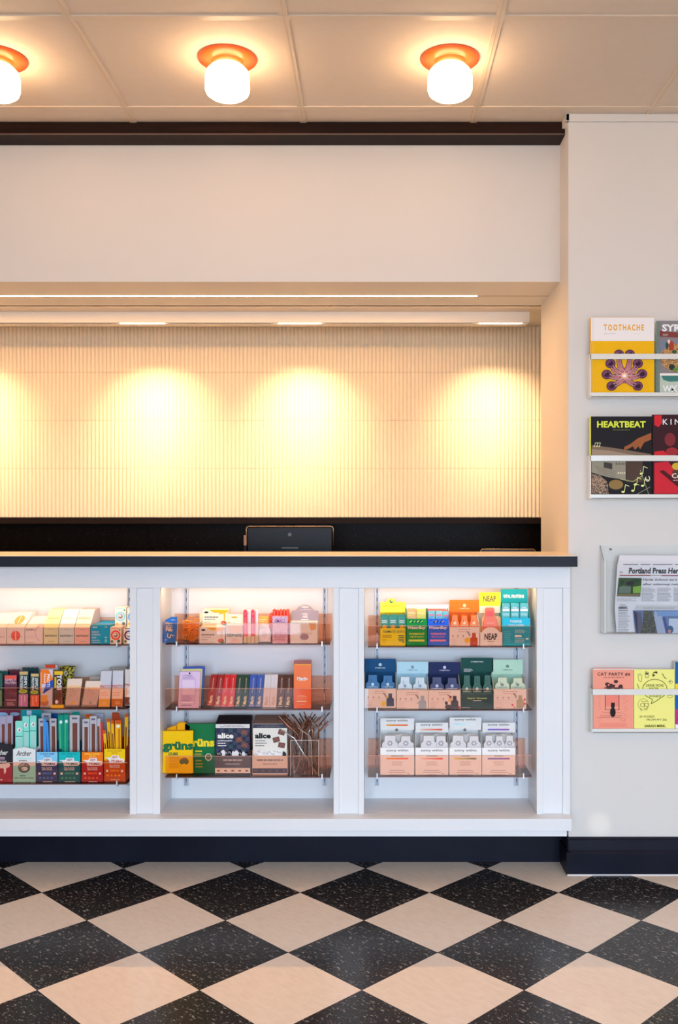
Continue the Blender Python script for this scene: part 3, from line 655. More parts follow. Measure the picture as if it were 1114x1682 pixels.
# New Primal boxes
COMP = False
def primal(a0, a1, top, bot, txt1, colname, ctxt, acc, b0=1235, b1=1286, rz=0):
    global COMP
    COMP = True; it = Item('stick_carton', '%s meat stick carton lettered NEW PRIMAL on the bottom shelf' % colname, 'carton', a0, a1, YQ, s, 'NEW PRIMAL cartons'); m = carton_open(it, a0, a1, b0, bot, b1=b1)
    w_ = a1-a0; cx = (a0+a1)/2; sp = b0+(b1-b0)*.36
    COMP = False; m.Rr(a0+.4, b0+.2, a1-.4, sp, P3(*top)); COMP = True
    m.T(txt1[0], cx, b0+3.4, w_*.7, 2.6, P3(*ctxt), .02); m.T(txt1[1], cx, b0+6.8, w_*.3, 2.2, P3(*ctxt), .02)
    m.fy = -.0010; m.P([(a0+w_*.05, sp-4.5), (a0+w_*.2, sp-1.8), (a0+w_*.26, sp+4.6), (a0+w_*.9, sp+4.6), (a0+w_*.97, sp+1.5), (a0+w_*.93, sp-3), (a0+w_*.72, sp-3.6), (a0+w_*.7, sp-8.4), (a0+w_*.36, sp-8.4), (a0+w_*.32, sp-5)], P3(238, 236, 236))
    m.fy = -.0014; m.T('NEW', a0+w_*.52, sp-5.4, w_*.27, 3.9, P3(*bot), .02, 0, 2); m.T('PRIMAL', a0+w_*.63, sp+1.2, w_*.56, 4.2, P3(*bot), .02, 0, -1.5); m.S([(a0+w_*.12, sp-2.5), (a0+w_*.2, sp), (a0+w_*.3, sp+2.5)], .8, P3(*bot))
    m.fy = -.0006; m.T('FULL FLAVOR', cx, sp+8, w_*.48, 2.3, P3(225, 215, 220), .02); m.T('ZERO SUGAR', cx, sp+10.8, w_*.48, 2.2, P3(225, 215, 220), .02)
    m.Rr(a0+w_*.1, sp+15.5, a0+w_*.2, sp+19, P3(225, 215, 220)); m.Rr(a0+w_*.8, sp+15.5, a0+w_*.9, sp+19, P3(225, 215, 220)); m.Rr(a0+w_*.3, sp+15.5, a0+w_*.7, sp+18.2, P3(*acc)); m.T('10g', cx, sp+17, w_*.3, 2, P3(*bot), .02)
    for k in range(4): m.E(a0+w_*(.18+.18*k), sp+24.6, 1.9, 1.6, P3(*acc))
    m.fine(a0+w_*.25, b1-3, a1-w_*.2, b1-1.6, 1, P3(225, 200, 200), .5, True); m.v = m.v; COMP = False
    it.part(m, 'carton'); it.r.rotation_euler.z = R(rz)
primal(59.5, 95, (122, 190, 242), (56, 58, 96), ('CLASSIC BEEF', 'STICK'), 'blue', (28, 62, 120), (70, 110, 190))
primal(95.8, 132, (20, 176, 178), (24, 84, 92), ('SPICY PEPPERONI', 'TURKEY STICK'), 'teal', (20, 110, 110), (70, 150, 95))
primal(134, 169.5, (250, 120, 30), (168, 38, 42), ('BUFFALO CHICKEN', 'SNACK STICK'), 'orange and red', (250, 190, 60), (225, 95, 30))
primal(170.5, 206, (250, 190, 20), (190, 72, 24), ('GRASS FED BEEF', 'SNACK STICK'), 'yellow and rust', (165, 110, 20), (240, 130, 30), 1230, 1283, -3)
for a0, a1, b0, y, kd, tl, l in (
    (64, 74, 1180, .03, 'clear', -1, 'clear wrapped meat stick leaning left in the blue carton'),
    (72, 77, 1180, .022, 'blue', -1, 'blue edged wrap between the two clear sticks of the blue carton'),
    (79.5, 83, 1186, .02, 'blue', -4, 'thin blue wrap leaning left beside the right stick of the blue carton'),
    (82, 94, 1180, .03, 'clear', -1, 'clear wrapped meat stick standing right in the blue carton'),
    (98, 108, 1174, .03, 'teal', -3, 'green wrapped stick leaning left in the teal carton'),
    (105, 113, 1173, .022, 'teal', 0, 'green wrapped stick in the middle of the teal carton'),
    (114, 131, 1174.5, .02, 'clear', 0, 'wide clear wrapped meat stick at the right of the teal carton'),
    (135, 147, 1181, .016, 'clear', 0, 'shortest clear wrapped meat stick in the orange and red carton'),
    (147, 159, 1176, .022, 'clear', 0, 'tallest clear wrapped meat stick in the orange and red carton'),
    (158.5, 166, 1180, .028, 'clear', -1, 'narrow clear wrapped meat stick at the right of the orange and red carton'),
    (167.5, 171.5, 1186, .03, 'red', -3, 'bright red wrap between the orange carton and the yellow carton'),
    (175, 180, 1199, .016, 'yellow', -6, 'shortest yellow wrap leaning left in the yellow and rust carton'),
    (181, 186.5, 1180, .028, 'yellow', -6, 'tall rust tipped wrap leaning left in the yellow and rust carton'),
    (186, 191, 1183, .022, 'yellow', -4, 'narrow yellow wrap in the middle of the yellow and rust carton'),
    (190, 200, 1183, .014, 'yellow', -1, 'wide yellow wrap with lettering in the yellow and rust carton'),
    (197.5, 201, 1178, .034, 'brown', 0, 'dark rust wrap standing behind the wide yellow one'),
    (203, 209, 1172, .03, 'yellow', 2, 'yellow wrap leaning right against the pilaster side'),
    (138, 150, 1173, .06, 'yellow', 2, 'orange wrap standing behind the clear sticks of the orange carton'),
    (184, 196, 1170, .06, 'brown', 0, 'rust wrap standing at the back of the yellow and rust carton'),
    (119, 131, 1169, .06, 'teal', 0, 'green wrap standing at the back of the teal carton'),
    (68, 84, 1171, .06, 'clear', 0, 'silver wrap standing at the back of the blue carton')):
    stick(l, a0, a1, b0, 1235, YQ+y, 'wrapped sticks in the NEW PRIMAL cartons', kd, tl)
for a0, a1, col, l in ((72, 94, (25, 80, 150), 'deep blue'), (97, 112, (20, 120, 100), 'dark green'), (152, 170, (188, 186, 205), 'pale lilac')):
    it = Item('carton_flap', '%s raised carton flap behind the wrapped sticks, bottom shelf of the left bay' % l, 'carton flap', a0, a1, YQ+.105, s); m = it.mb(); m.BX(a0, 1172, a1, 1286, 0, .002, P3(*col)); it.solo(m)

# --- middle bay, top shelf
s = SH[1, 0]
it = Item('blue_pouch', 'blue pouch with orange lettering leaning at the left end of the middle bay', 'pouch', 269, 291, YP, s); m = it.mb()
m.PL([(269, 1057), (288.5, 1057), (291.5, 1030), (291, 1013), (281, 1013.5), (271.5, 1018)], 0, .03, P3(48, 112, 192), .05)
m.fy = -.0008; OC = P3(250, 205, 170); m.T('UQORA', 284.5, 1018.5, 7, 2, WHITE, .02)
for k, t in enumerate(('King', 'SCC', 'Pills')): m.T(t, 278, 1024.5+5*k, 11, 5, OC, .04)
m.S([(276, 1040), (275, 1046), (279, 1048), (281, 1042)], 1.4, OC); m.S([(281, 1042), (284, 1045), (286, 1043)], 1, OC); m.fine(271, 1050, 275, 1052, 1, OC); it.solo(m)
it = Item('clear_bin', 'clear acrylic bin full of orange rings on the top shelf of the middle bay', 'bin', 291.5, 327.5, YP, s)
def bin_mesh(m, a0, a1, b0, d, mat=ACR):
    p, q = m.c(a0, b0, 0), m.c(a1, b0, 0); x0, x1, z = p.x, q.x, p.z
    m.add([(x0, 0, 0), (x1, 0, 0), (x1, 0, z), (x0, 0, z), (x0, d, 0), (x1, d, 0), (x1, d, z), (x0, d, z)], [(0, 1, 2, 3), (4, 5, 6, 7), (0, 4, 7, 3), (1, 5, 6, 2), (0, 1, 5, 4)], mat)
    e = M((235, 225, 215), .15); t = .0007
    for xa, xb, ya, yb_ in ((x0, x1, -t, t), (x0, x1, d-t, d+t), (x0-t, x0+t, 0, d), (x1-t, x1+t, 0, d)): m.box(xa, xb, ya, yb_, z-t, z+t, e)
    for xx in (x0, x1): m.box(xx-t, xx+t, -t, t, 0, z, e)
m = it.mb(); bin_mesh(m, 291.5, 327, 1024, .09); it.solo(m)
m = MB(); n = 28
m.tube([(.0135*math.cos(2*math.pi*i/n), .0017*math.sin(6*math.pi*i/n), .0135*math.sin(2*math.pi*i/n)) for i in range(n)], .0019, M((255, 205, 60), .3), 7, True)
ring_a = m.build('orange_ring'); ring_mesh2 = ring_a.data.copy(); ring_mesh2.materials.clear(); ring_mesh2.materials.append(M((255, 150, 40), .3))
bx, bw = PX(309.3, YP), PX(327, YP)-PX(291.5, YP)
first = True
for k in range(34):
    o = ring_a if first else ring_a.copy()
    if not first: C.objects.link(o)
    first = False
    fx = random.uniform(-1, 1); lvl = k/33
    o.location = (bx+fx*(bw/2-.017), YP+.012+random.uniform(0, .06), s+.016+lvl*.060*(1-.25*abs(fx)))
    o.rotation_euler = (random.uniform(-.6, .6), random.uniform(0, 3), random.uniform(-.7, .7))
    if k % 3 == 0 and lvl < .8: o.data = ring_mesh2; tag(o, 'dark orange ring jumbled in the clear bin of orange rings', 'ring', 'dark orange rings in the clear bin')
    else: tag(o, 'bright orange ring jumbled in the clear bin of orange rings', 'ring', 'bright orange rings in the clear bin')
def honey(a0, a1, b0, b1, Y, zb, lab, bg):
    it = Item('honey_box', lab, 'box', a0, a1, Y, zb, 'honey printed boxes'); m = it.mb()
    global COMP
    COMP = zb == s; m.BX(a0, b0, a1, b1, 0, .06, P3(*bg)); COMP = False; AM = P3(246, 178, 30)
    m.P([(a0+(a1-a0)*.26, b0+.3), (a1-.3, b0+.3), (a1-.3, b0+4.5), (a1-4, b0+5), (a1-4.6, b0+18), (a1-6, b0+18), (a1-6.6, b0+6), (a1-12, b0+7.5), (a1-16, b0+4.5), (a1-21, b0+5), (a1-26, b0+3)], AM)
    m.fy = -.001; m.E(a0+6, b0+4.3, 3.6, 1.5, INK); m.E(a1-6.5, b0+22, 5, 3.6, P3(190, 82, 40)); m.E(a1-4, b0+24.5, 3.4, 1.6, P3(80, 120, 60)); m.E(a1-8, b0+20.5, 2.4, 2.2, P3(214, 110, 70))
    m.fine(a0+3, b0+11, a0+(a1-a0)*.74, b0+13.4, 1, GREYI, .7); m.fine(a0+3, b0+15, a0+(a1-a0)*.6, b0+17, 1, GREYI, .4); m.Rr(a0+2, b0+20, a0+13, b0+20.7, GREYI); m.Rr(a0+2, b0+24, a0+24, b0+24.7, P3(190, 180, 150)); it.solo(m)
honey(328, 369.5, 1030.5, 1057.5, YP, s, 'cream honey print box standing lowest in the middle bay top shelf', (226, 214, 190))
honey(333, 374, 1001.5, 1029.5, YP+.03, PZ(1029.7, YP+.03), 'bright cream honey print box stacked on the lower honey print box', (246, 234, 200))
it = Item('honey_box', 'plain cream carton edge showing left behind the honey print boxes', 'box', 328, 336, YP+.075, s); m = it.mb(); m.BX(328, 1008, 345, 1056, 0, .03, P3(246, 222, 190)); it.solo(m)
it = Item('sense_box', 'white box lettered SENSE with an orange patch', 'box', 371, 398.5, YP, s); m = it.mb()
COMP = True; m.BX(371, 1027, 398.5, 1058, 0, .08, P3(224, 214, 220)); COMP = False; m.Rr(376, 1028, 398, 1040, P3(245, 195, 140)); m.T('SENSE', 385, 1043.4, 25, 4.4, INK, .01); m.P([(378, 1056), (384, 1048), (390, 1050), (394, 1056)], P3(240, 200, 195)); it.part(m, 'carton')
m = it.mb(); m.BX(372, 1008.5, 399.5, 1027, .05, .054, P3(240, 218, 205)); m.fy = .049; m.E(385, 1014, 5, 1.4, P3(235, 165, 60)); m.Rr(373, 1022, 378, 1023, GREYI); it.part(m, 'raised_lid')
for k in range(4):
    a0 = 400+6.2*k; it = Item('candy_tube', 'red and white striped candy pack, %s of four' % ('leftmost', 'second from left', 'third from left', 'rightmost')[k], 'candy', a0, a0+6, YP+.005+.004*k, s, 'striped candy packs'); m = it.mb()
    m.PL([(a0, 1057), (a0+5.8, 1057), (a0+5.8, 1003), (a0+4, 1001), (a0+1.5, 1001.6), (a0, 1003.5)], 0, .012, P3(238, 70, 84) if k % 2 == 0 else P3(245, 232, 226), .05)
    m.fy = -.0008
    if k % 2 == 0: m.Rr(a0+2, 1006, a0+4, 1044, P3(250, 120, 140)); m.E(a0+3, 1012, 1.4, 2, P3(250, 60, 130))
    else: m.Rr(a0+.5, 1004, a0+1.6, 1050, P3(240, 100, 105))
    m.Rr(a0+.3, 1045, a0+5.5, 1056, P3(206, 204, 168)); it.solo(m)
IRI = noisy('iridescent_film', (196, 204, 214), (246, 226, 228), 50, .12, 3, .4, .6)
it = Item('film_bag', 'shiny clear film bag lying in front of the striped candy packs', 'bag', 424, 445, YP, s); m = it.mb()
m.PL([(424, 1057), (446, 1057), (447, 1040), (442, 1026), (430, 1024), (425, 1030)], 0, .03, IRI, .16); it.solo(m)
it = Item('ribbed_box', 'orange and yellow carton behind the film bag', 'box', 424, 442, YP+.08, s); m = it.mb(); m.BX(425, 1013, 441, 1056, 0, .03, P3(246, 178, 90)); m.fine(426, 1016, 438, 1022, 2, P3(250, 215, 160)); it.solo(m)
for k, (a, b0, y) in enumerate(((446, 1006, .034), (450.5, 1000, .040), (456, 1001, .044), (461.5, 1000.5, .040), (467, 1000.5, .042), (472.5, 1000, .036))):
    it = Item('candy_stick', 'red capped candy stick, %s of six in the pink pack' % ('first', 'second', 'third', 'fourth', 'fifth', 'last')[k], 'candy', a-2.6, a+2.6, YP+y, s, 'red candy sticks'); m = it.mb()
    p = m.c(a, b0, 0); r = .0062; m.lathe([(0, 0), (r, 0), (r, p.z-.008), (r*.8, p.z-.003), (0, p.z)], p.x, .006, M((240, 72, 48), .25), 12); it.solo(m)
it = Item('candy_box', 'pink translucent box in front of the red candy sticks', 'box', 447, 473, YP, s); m = it.mb()
m.BX(447.5, 1012.5, 472.5, 1057.5, 0, .028, noisy('pink_print', (214, 150, 176), (232, 190, 205), 160, .25, 3, .4, .6)); m.T('SMALL', 460, 1020, 18, 6, P3(150, 90, 150), .01, .3); m.fine(450, 1038, 470, 1052, 5, P3(175, 110, 140), .4, True); it.solo(m)
it = Item('arch_display_box', 'grey mauve arch topped display box at the right of the top shelf', 'display box', 477, 523, YP, s); m = it.mb()
COMP = True; m.BX(477, 1022, 521.5, 1057.5, 0, .08, P3(226, 206, 194)); COMP = False; m.fy = -.0008; m.E(500, 1046, 7.5, 5.5, P3(168, 150, 168)); m.T('YUZU CO', 500, 1040.5, 24, 2.4, P3(150, 128, 140)); m.fine(494, 1043, 507, 1049, 3, P3(130, 110, 135), .4, True); m.P([(507, 1023), (519, 1022.5), (519, 1034), (511, 1036)], P3(214, 170, 120)); it.part(m, 'carton')
m = it.mb()
arch = [(479, 1021), (523.5, 1021), (523.5, 1003.5), (516, 1002.5), (511, 996.5), (504, 993.6), (498, 993.6), (491, 996.5), (486, 1002.5), (479, 1003.5)]
m.PL(arch, .05, .052, P3(150, 138, 148)); m.fy = .0492; m.T('MISHI', 501, 997.4, 11, 3.4, WHITE, .03); m.Rr(494, 1001, 511, 1002, P3(190, 180, 190)); m.T('SQU', 501, 1009, 9, 3.6, P3(225, 215, 215), .03); m.T('ARE', 501, 1013, 9, 3.6, P3(225, 215, 215), .03); m.Rr(495, 1017, 507, 1018.2, P3(225, 215, 215)); it.part(m, 'arched_header')

# --- middle bay, middle shelf
s = SH[1, 1]
for a0, a1, b0, y, col, l in ((300, 337, 1094, .045, (62, 92, 178), 'blue'), (297, 333, 1098, .030, (222, 220, 160), 'pale yellow'), (294, 330, 1102, .0, (206, 182, 214), 'lavender')):
    it = Item('mask_sachet', '%s flat sachet %s on the middle shelf' % (l, 'at the front of three' if l == 'lavender' else 'behind the lavender one' if l[0] == 'p' else 'rearmost of three'), 'sachet', a0, a1, YP+y, s, 'flat face mask sachets'); m = it.mb()
    m.PL([(a0-2, 1164), (a1-3, 1164), (a1, b0+.5), (a1-6, b0), (a0+1, b0+.8)], 0, .010, P3(*col), .03)
    if l == 'lavender':
        m.fy = -.0008; D = P3(120, 96, 130); m.E(311.5, 1106, 1.4, 1.6, INK); m.T('O SOMMEIL', 308, 1110, 18, 2.4, D); m.Rr(300, 1113, 319, 1113.7, D)
        m.P([(298, 1115), (322, 1115), (321, 1156), (297, 1156)], P3(196, 170, 204)); m.fy = -.001; m.Rr(299.5, 1117, 320, 1141, P3(212, 192, 216)); m.fine(298, 1142, 318, 1152, 4, D, .25); m.Rr(298, 1153, 318, 1155, P3(225, 215, 230)); m.fine(298, 1157, 318, 1160, 1, D, .4)
    it.solo(m)
marin = ((339.5, 350.5, 7, (168, 22, 24), 'dark red', 1159), (351, 362.5, 7, (164, 20, 24), 'dark red', 1161), (363, 373.5, 5, (224, 24, 36), 'bright red', 1161), (373.8, 384, 5, (224, 24, 36), 'bright red', 1161), (384.6, 395.5, 5, (0, 62, 46), 'dark green', 1161), (396, 406.8, 4, (0, 62, 46), 'dark green', 1161),
         (407.4, 419, 4, (42, 90, 182), 'blue', 1161), (419.4, 430.6, 4, (42, 90, 182), 'blue', 1161), (431.2, 442, 4, (226, 222, 224), 'white', 1162), (442.4, 453.6, 3.5, (226, 222, 224), 'white', 1162), (454.2, 466, 3.5, (84, 44, 30), 'dark brown', 1162), (466.4, 478.5, 3, (84, 44, 30), 'dark brown', 1162))
for k, (a0, a1, tl, col, l, b1) in enumerate(marin):
    side = 'left' if k % 2 == 0 else 'right'
    it = Item('skincare_box', '%s slim box leaning back, %s of the %s pair on the middle shelf' % (l, side, l), 'box', a0, a1, YP+.012, s, 'slim coloured boxes leaning back'); m = it.mb()
    wt = M(tuple(col), .3)
    m.SL((a0, a1, b1, 0), (a0+tl, a1+tl-.3, 1108.5, .045), .022, wt)
    LT = P3(250, 225, 185) if l != 'white' else P3(190, 165, 140)
    m.T('Marin', .5, .2, .25, .52, LT, .03, 0, 90)
    m.S([(.5, .42), (.46, .84), (.56, .9), (.60, .6), (.42, .45)], .025, P3(230, 205, 200) if l != 'white' else P3(200, 190, 195)); m.fine(.12, .01, .88, .045, 1, P3(235, 220, 205), .5); m.q = None; it.solo(m)
for k in range(3):
    it = Item('tall_box', 'tall orange box %s' % ('lettered Marin at the front of the row', 'second in the row, behind the one lettered Marin', 'rearmost of the tall orange row')[k], 'box', 483, 511, YP-.004+.035*k, s, 'tall orange boxes'); m = it.mb()
    m.BX(482.8, 1091 if k == 0 else (1088.5 if k == 1 else 1086.5), 511, 1164.5, 0, .033, M((246, 112, 24) if k == 0 else (232, 88, 30), .35))
    if k == 0:
        m.T('Marin', 496.5, 1114.5, 17, 5, WHITE, .04); m.fine(488, 1117.5, 504, 1119, 1, P3(250, 210, 180), .5, True); m.Rr(484, 1091.3, 510.5, 1092.4, P3(250, 165, 60))
        m.Rr(490, 1142, 501, 1142.9, P3(250, 215, 190)); m.Rr(488, 1144.3, 504, 1145, P3(250, 215, 190)); m.Rr(488, 1147.5, 504, 1148.2, P3(250, 185, 150)); m.Rr(488, 1151, 504, 1153, P3(250, 225, 205)); m.Rr(491, 1157, 501, 1157.8, P3(250, 170, 130))
    it.solo(m)

# --- middle bay, bottom shelf
s = SH[1, 2]
def gruns(a0, a1, b0, b1, Y, bgc, inkc, lab, big, sub, th=.03):
    it = Item('gummy_pouch', lab, 'pouch', a0, a1, Y, s); m = it.mb(); D = P3(*inkc)
    m.PL([(a0, b1), (a0+4, b1+.8), (a1-4, b1+.8), (a1, b1), (a1-.6, (b0+b1)/2), (a1, b0), (a1-8, b0+.4), (a0+6, b0+.8), (a0, b0+.6), (a0+.8, (b0+b1)/2)], 0, th, P3(*bgc), .03)
    m.fy = -.001; return it, m, D
it, m, D = gruns(303, 354, 1187, 1272, YP+.03, (18, 108, 62), (238, 205, 40), 'green pouch lettered gruns in yellow behind the yellow pouch', 0, 0)
m.T('gr\u00fcns', 329, 1222, 47, 17, D, .05); m.T('VEGAN', 325, 1239, 12, 3, D); m.E(342.5, 1243.5, 5.5, 6, P3(225, 228, 222)); m.fy = -.0014; m.E(342.5, 1243.5, 4.5, 4.8, P3(92, 104, 72)); m.fine(321, 1232, 336, 1236, 1, D); m.fine(321, 1247, 334, 1262, 3, P3(150, 150, 40), .4); it.solo(m)
it, m, D = gruns(266.5, 318, 1199, 1270, YP, (250, 184, 4), (14, 100, 62), 'yellow pouch lettered gruns cubs in green at the left of the bottom shelf', 0, 0, .026)
m.T('gr\u00fcns', 292.3, 1227, 50, 18, D, .05); m.T('CUBS', 284.5, 1238.3, 16, 4.6, D, .04)
m.fine(278, 1243, 300, 1262, 8, P3(190, 135, 15), .3); m.E(299, 1251, 4, 4.6, P3(95, 105, 60)); m.E(306, 1251, 4, 4.6, P3(95, 105, 60)); m.E(303, 1247, 5, 2, P3(120, 90, 60)); it.solo(m)
for k, pts in enumerate((((272, 1201), (290, 1201), (292, 1191), (284, 1192), (275, 1196)), ((288, 1201), (312, 1198), (313, 1192), (304, 1186), (294, 1185.5), (290, 1190)))):
    it = Item('gummy_packet', ('small yellow packet poking out behind the yellow pouch at left', 'larger yellow packet poking out behind the yellow pouch at right')[k], 'packet', pts[0][0], pts[1][0], YP+.03, PZ(1202, YP+.03), 'yellow packets behind the pouch'); m = it.mb(); m.PL(list(pts), 0, .012, P3(226, 165, 10), .1)
    it.z = s; m = it.mb(); m.PL([(pts[0][0], 1270), (pts[1][0], 1270)]+list(pts[1:])+[pts[0]], -.0, .012, P3(226, 165, 10), .06); it.solo(m)
CHK = noisy('dark_checks', (34, 38, 56), (66, 74, 98), 22, .4, 0, .49, .5)
def alice(a0, a1, bg, lid, band, ink, foot, footb, lab, dark):
    it = Item('chocolate_display_box', lab, 'display box', a0, a1, YP, s, 'alice chocolate boxes'); m = it.mb()
    global COMP
    COMP = True; m.BX(a0, 1242, a1, 1270.5, 0, .002, P3(*foot)); m.Rr(a0+.4, 1261.5 if dark else 1262, a1-.4, 1270, P3(*footb)); COMP = False; m.fine(a0+6, 1247, a1-6, 1250, 1, P3(*band), .5, True); m.fine(a0+16, 1254, a1-16, 1256, 1, P3(*band), .4, True)
    for k in range(5): m.E(a0+6+(a1-a0-12)*k/4, 1266, 2.6, 1.4, P3(110, 80, 72))
    p, q = m.c(a0, 1270, 0), m.c(a1, 1242, 0)
    m.box(p.x, p.x+.001, .002, .10, 0, q.z*1.3, P3(*foot)); m.box(q.x-.001, q.x, .002, .10, 0, q.z*1.3, P3(*foot)); m.box(p.x, q.x, .002, .10, 0, .001, P3(*foot))
    it.part(m, 'carton')
    m = it.mb(); p, q = m.c(a0+1, 1244, .012), m.c(a1-1, 1189, .012)
    x0, x1 = p.x, q.x; z0, z1 = 0.001, q.z
    m.box(x0, x1, .012, .06, z0, z1, P3(*bg))
    t = m.c(a0+4, 1178, .075); m.add([(x0, .012, z1), (x1, .012, z1), (x1, .085, z1+.016), (x0, .085, z1+.016), (x0, .085, z1), (x1, .085, z1)], [(0, 1, 2, 3), (3, 2, 5, 4), (0, 3, 4), (1, 5, 2)], P3(*lid))
    m.fy = .0112
    w_ = a1-a0
    if dark:
        for i in range(8):
            for j in range(7):
                if (i+j) % 2: m.Rr(a0+1.5+i*7, 1197+j*6.6, min(a0+8.5+i*7, a1-1.5), 1197+j*6.6+6.6, P3(52+(i*7+j*5) % 20, 62+(i*5) % 16, 90))
    m.Rr(a0+1.2, 1189.5, a1-1.2, 1196, P3(*band)); m.fine(a0+8, 1190.5, a1-8, 1195, 2, GREYI, .35, True)
    m.fy = .0106; m.T('alice', a0+w_*.30, 1208.5, w_*.45, 9, P3(*ink), .045); 
    for k, ww in enumerate((.42, .34, .3)): m.fine(a0+w_*.08, 1215.5+4*k, a0+w_*(.08+ww), 1218.2+4*k, 1, P3(*ink) if dark else GREYI, .5)
    for (cx, cy, rt) in ((a0+w_*.83, 1203, 15), (a0+w_*.68, 1215, -15), (a0+w_*.83, 1224, 10)):
        rr = R(rt); pts = [(cx+dx*math.cos(rr)-dy*math.sin(rr), cy+dx*math.sin(rr)+dy*math.cos(rr)) for dx, dy in ((-5.5, 4.2), (5.5, 4.2), (5.5, -4.2), (-5.5, -4.2))]
        m.P(pts, P3(112, 72, 66)); m.fy -= .0004; m.S([(cx-3, cy+2), (cx, cy-2.4), (cx+3, cy+2)], .7, P3(150, 108, 98)); m.fy += .0004
    it.part(m, 'inner_carton')
    m = it.mb(); m.fy = .0045
    for k in range(9):
        a = a0+3+k*(w_-9)/9; b = 1233+random.uniform(-2, 3.5); f = P3(*(random.choice(((20, 20, 26), (48, 50, 60), (215, 215, 222))) if dark else random.choice(((40, 42, 44), (225, 228, 230), (236, 238, 240)))))
        m.PL([(a, 1260), (a+8, 1260), (a+9, b+2), (a+5, b-1.5), (a+.5, b+2.5)], .003+.0007*k, .0085+.0004*k, f, .1)
        for j in range(3): m.fy = .0024+.0007*k; m.S([(a+1+2*j, b+2), (a+2+2*j, b+5)], .5, P3(228, 228, 236) if dark else P3(80, 84, 86))
    it.part(m, 'wrapped_pieces').__setitem__('kind', 'stuff')
alice(353, 411.5, (44, 48, 68), (34, 34, 40), (205, 205, 205), (235, 228, 220), (84, 66, 66), (225, 190, 165), 'dark checkered chocolate display box lettered alice', True)
alice(414.5, 472.5, (216, 214, 205), (122, 104, 96), (56, 58, 76), (28, 26, 28), (214, 176, 152), (68, 52, 64), 'white chocolate display box lettered alice beside the straws', False)
it = Item('straw_bin', 'clear acrylic bin holding bent metal straws at the right of the bottom shelf', 'bin', 477, 524, YP-.002, s); m = it.mb(); bin_mesh(m, 477.5, 523.5, 1216, .10); it.solo(m)
COP = M((150, 104, 84), .22, .9); CO2 = M((196, 178, 168), .18, .9)
def straw_mesh(mat, L1=.150, L2=.048, ang=38):
    m = MB(); pts = [(0, 0, 0), (0, 0, L1*.5), (0, 0, L1)]
    for k in range(1, 6):
        a = R(ang*k/5); pts.append((pts[-1][0]+.004*math.sin(a), 0, pts[-1][2]+.004*math.cos(a)))
    a = R(ang); pts.append((pts[-1][0]+L2*math.sin(a), 0, pts[-1][2]+L2*math.cos(a)))
    m.tube(pts, .0021, mat, 8, False, False); m.tube([pts[-1], (pts[-1][0]+.0004, 0, pts[-1][2]+.0004)], .0016, BLACK, 8)
    return m
sb = straw_mesh(COP).build('metal_straw'); me2 = straw_mesh(CO2, .146, .05, 46); so2 = me2.build('metal_straw'); first = {0: sb, 1: so2}; used = set()
x0, x1 = PX(479.5, YP), PX(521.5, YP)
for k in range(52):
    typ = 1 if k % 4 == 0 else 0
    o = first[typ] if typ not in used else first[typ].copy()
    if typ in used: C.objects.link(o)
    used.add(typ)
    f = random.random(); g = random.random(); sgn = 1 if random.random() < .5+.35*(f*2-1) else -1
    bx_ = x0+.004+(x1-x0-.008)*f; lx = (x0+(x1-x0)*min(1, max(0, f+random.uniform(-.25, .25))))
    tilt = math.atan2(lx-bx_, .12); tilt = max(-.22, min(.22, tilt))
    o.location = (bx_, YP+.006+.085*g, s+.001)
    yaw = (0 if sgn > 0 else math.pi)+random.uniform(-.9, .9)
    o.rotation_euler = Matrix.Rotation(tilt, 4, 'Y').to_euler() if False else (Matrix.Rotation(tilt, 4, 'Y') @ Matrix.Rotation(random.uniform(-.05, .05), 4, 'X') @ Matrix.Rotation(yaw, 4, 'Z')).to_euler()
    o.scale = (1, 1, random.uniform(.84, 1.02))
    if typ: tag(o, 'pale copper bent metal straw standing in the clear straw bin', 'straw', 'pale copper straws in the bin')
    else: tag(o, 'dark copper bent metal straw standing in the clear straw bin', 'straw', 'dark copper straws in the bin')
SLV = M((235, 232, 232), .15, .7)
it = Item('metal_straw', 'bright silver bent straw crossing the front of the straw bin towards upper left', 'straw', 481, 520, YP+.004, s); m = it.mb()
m.tube([m.c(520.5, 1271, .001), m.c(489, 1222, .001), m.c(484, 1213, .001), m.c(460, 1197, .001)], .0018, SLV, 8); it.solo(m)
it = Item('metal_straw', 'short bright silver straw slanting inside the front of the straw bin', 'straw', 482, 498, YP+.008, s); m = it.mb()
m.tube([m.c(483.5, 1272, .001), m.c(498, 1238, .001)], .0014, SLV, 8); it.solo(m)

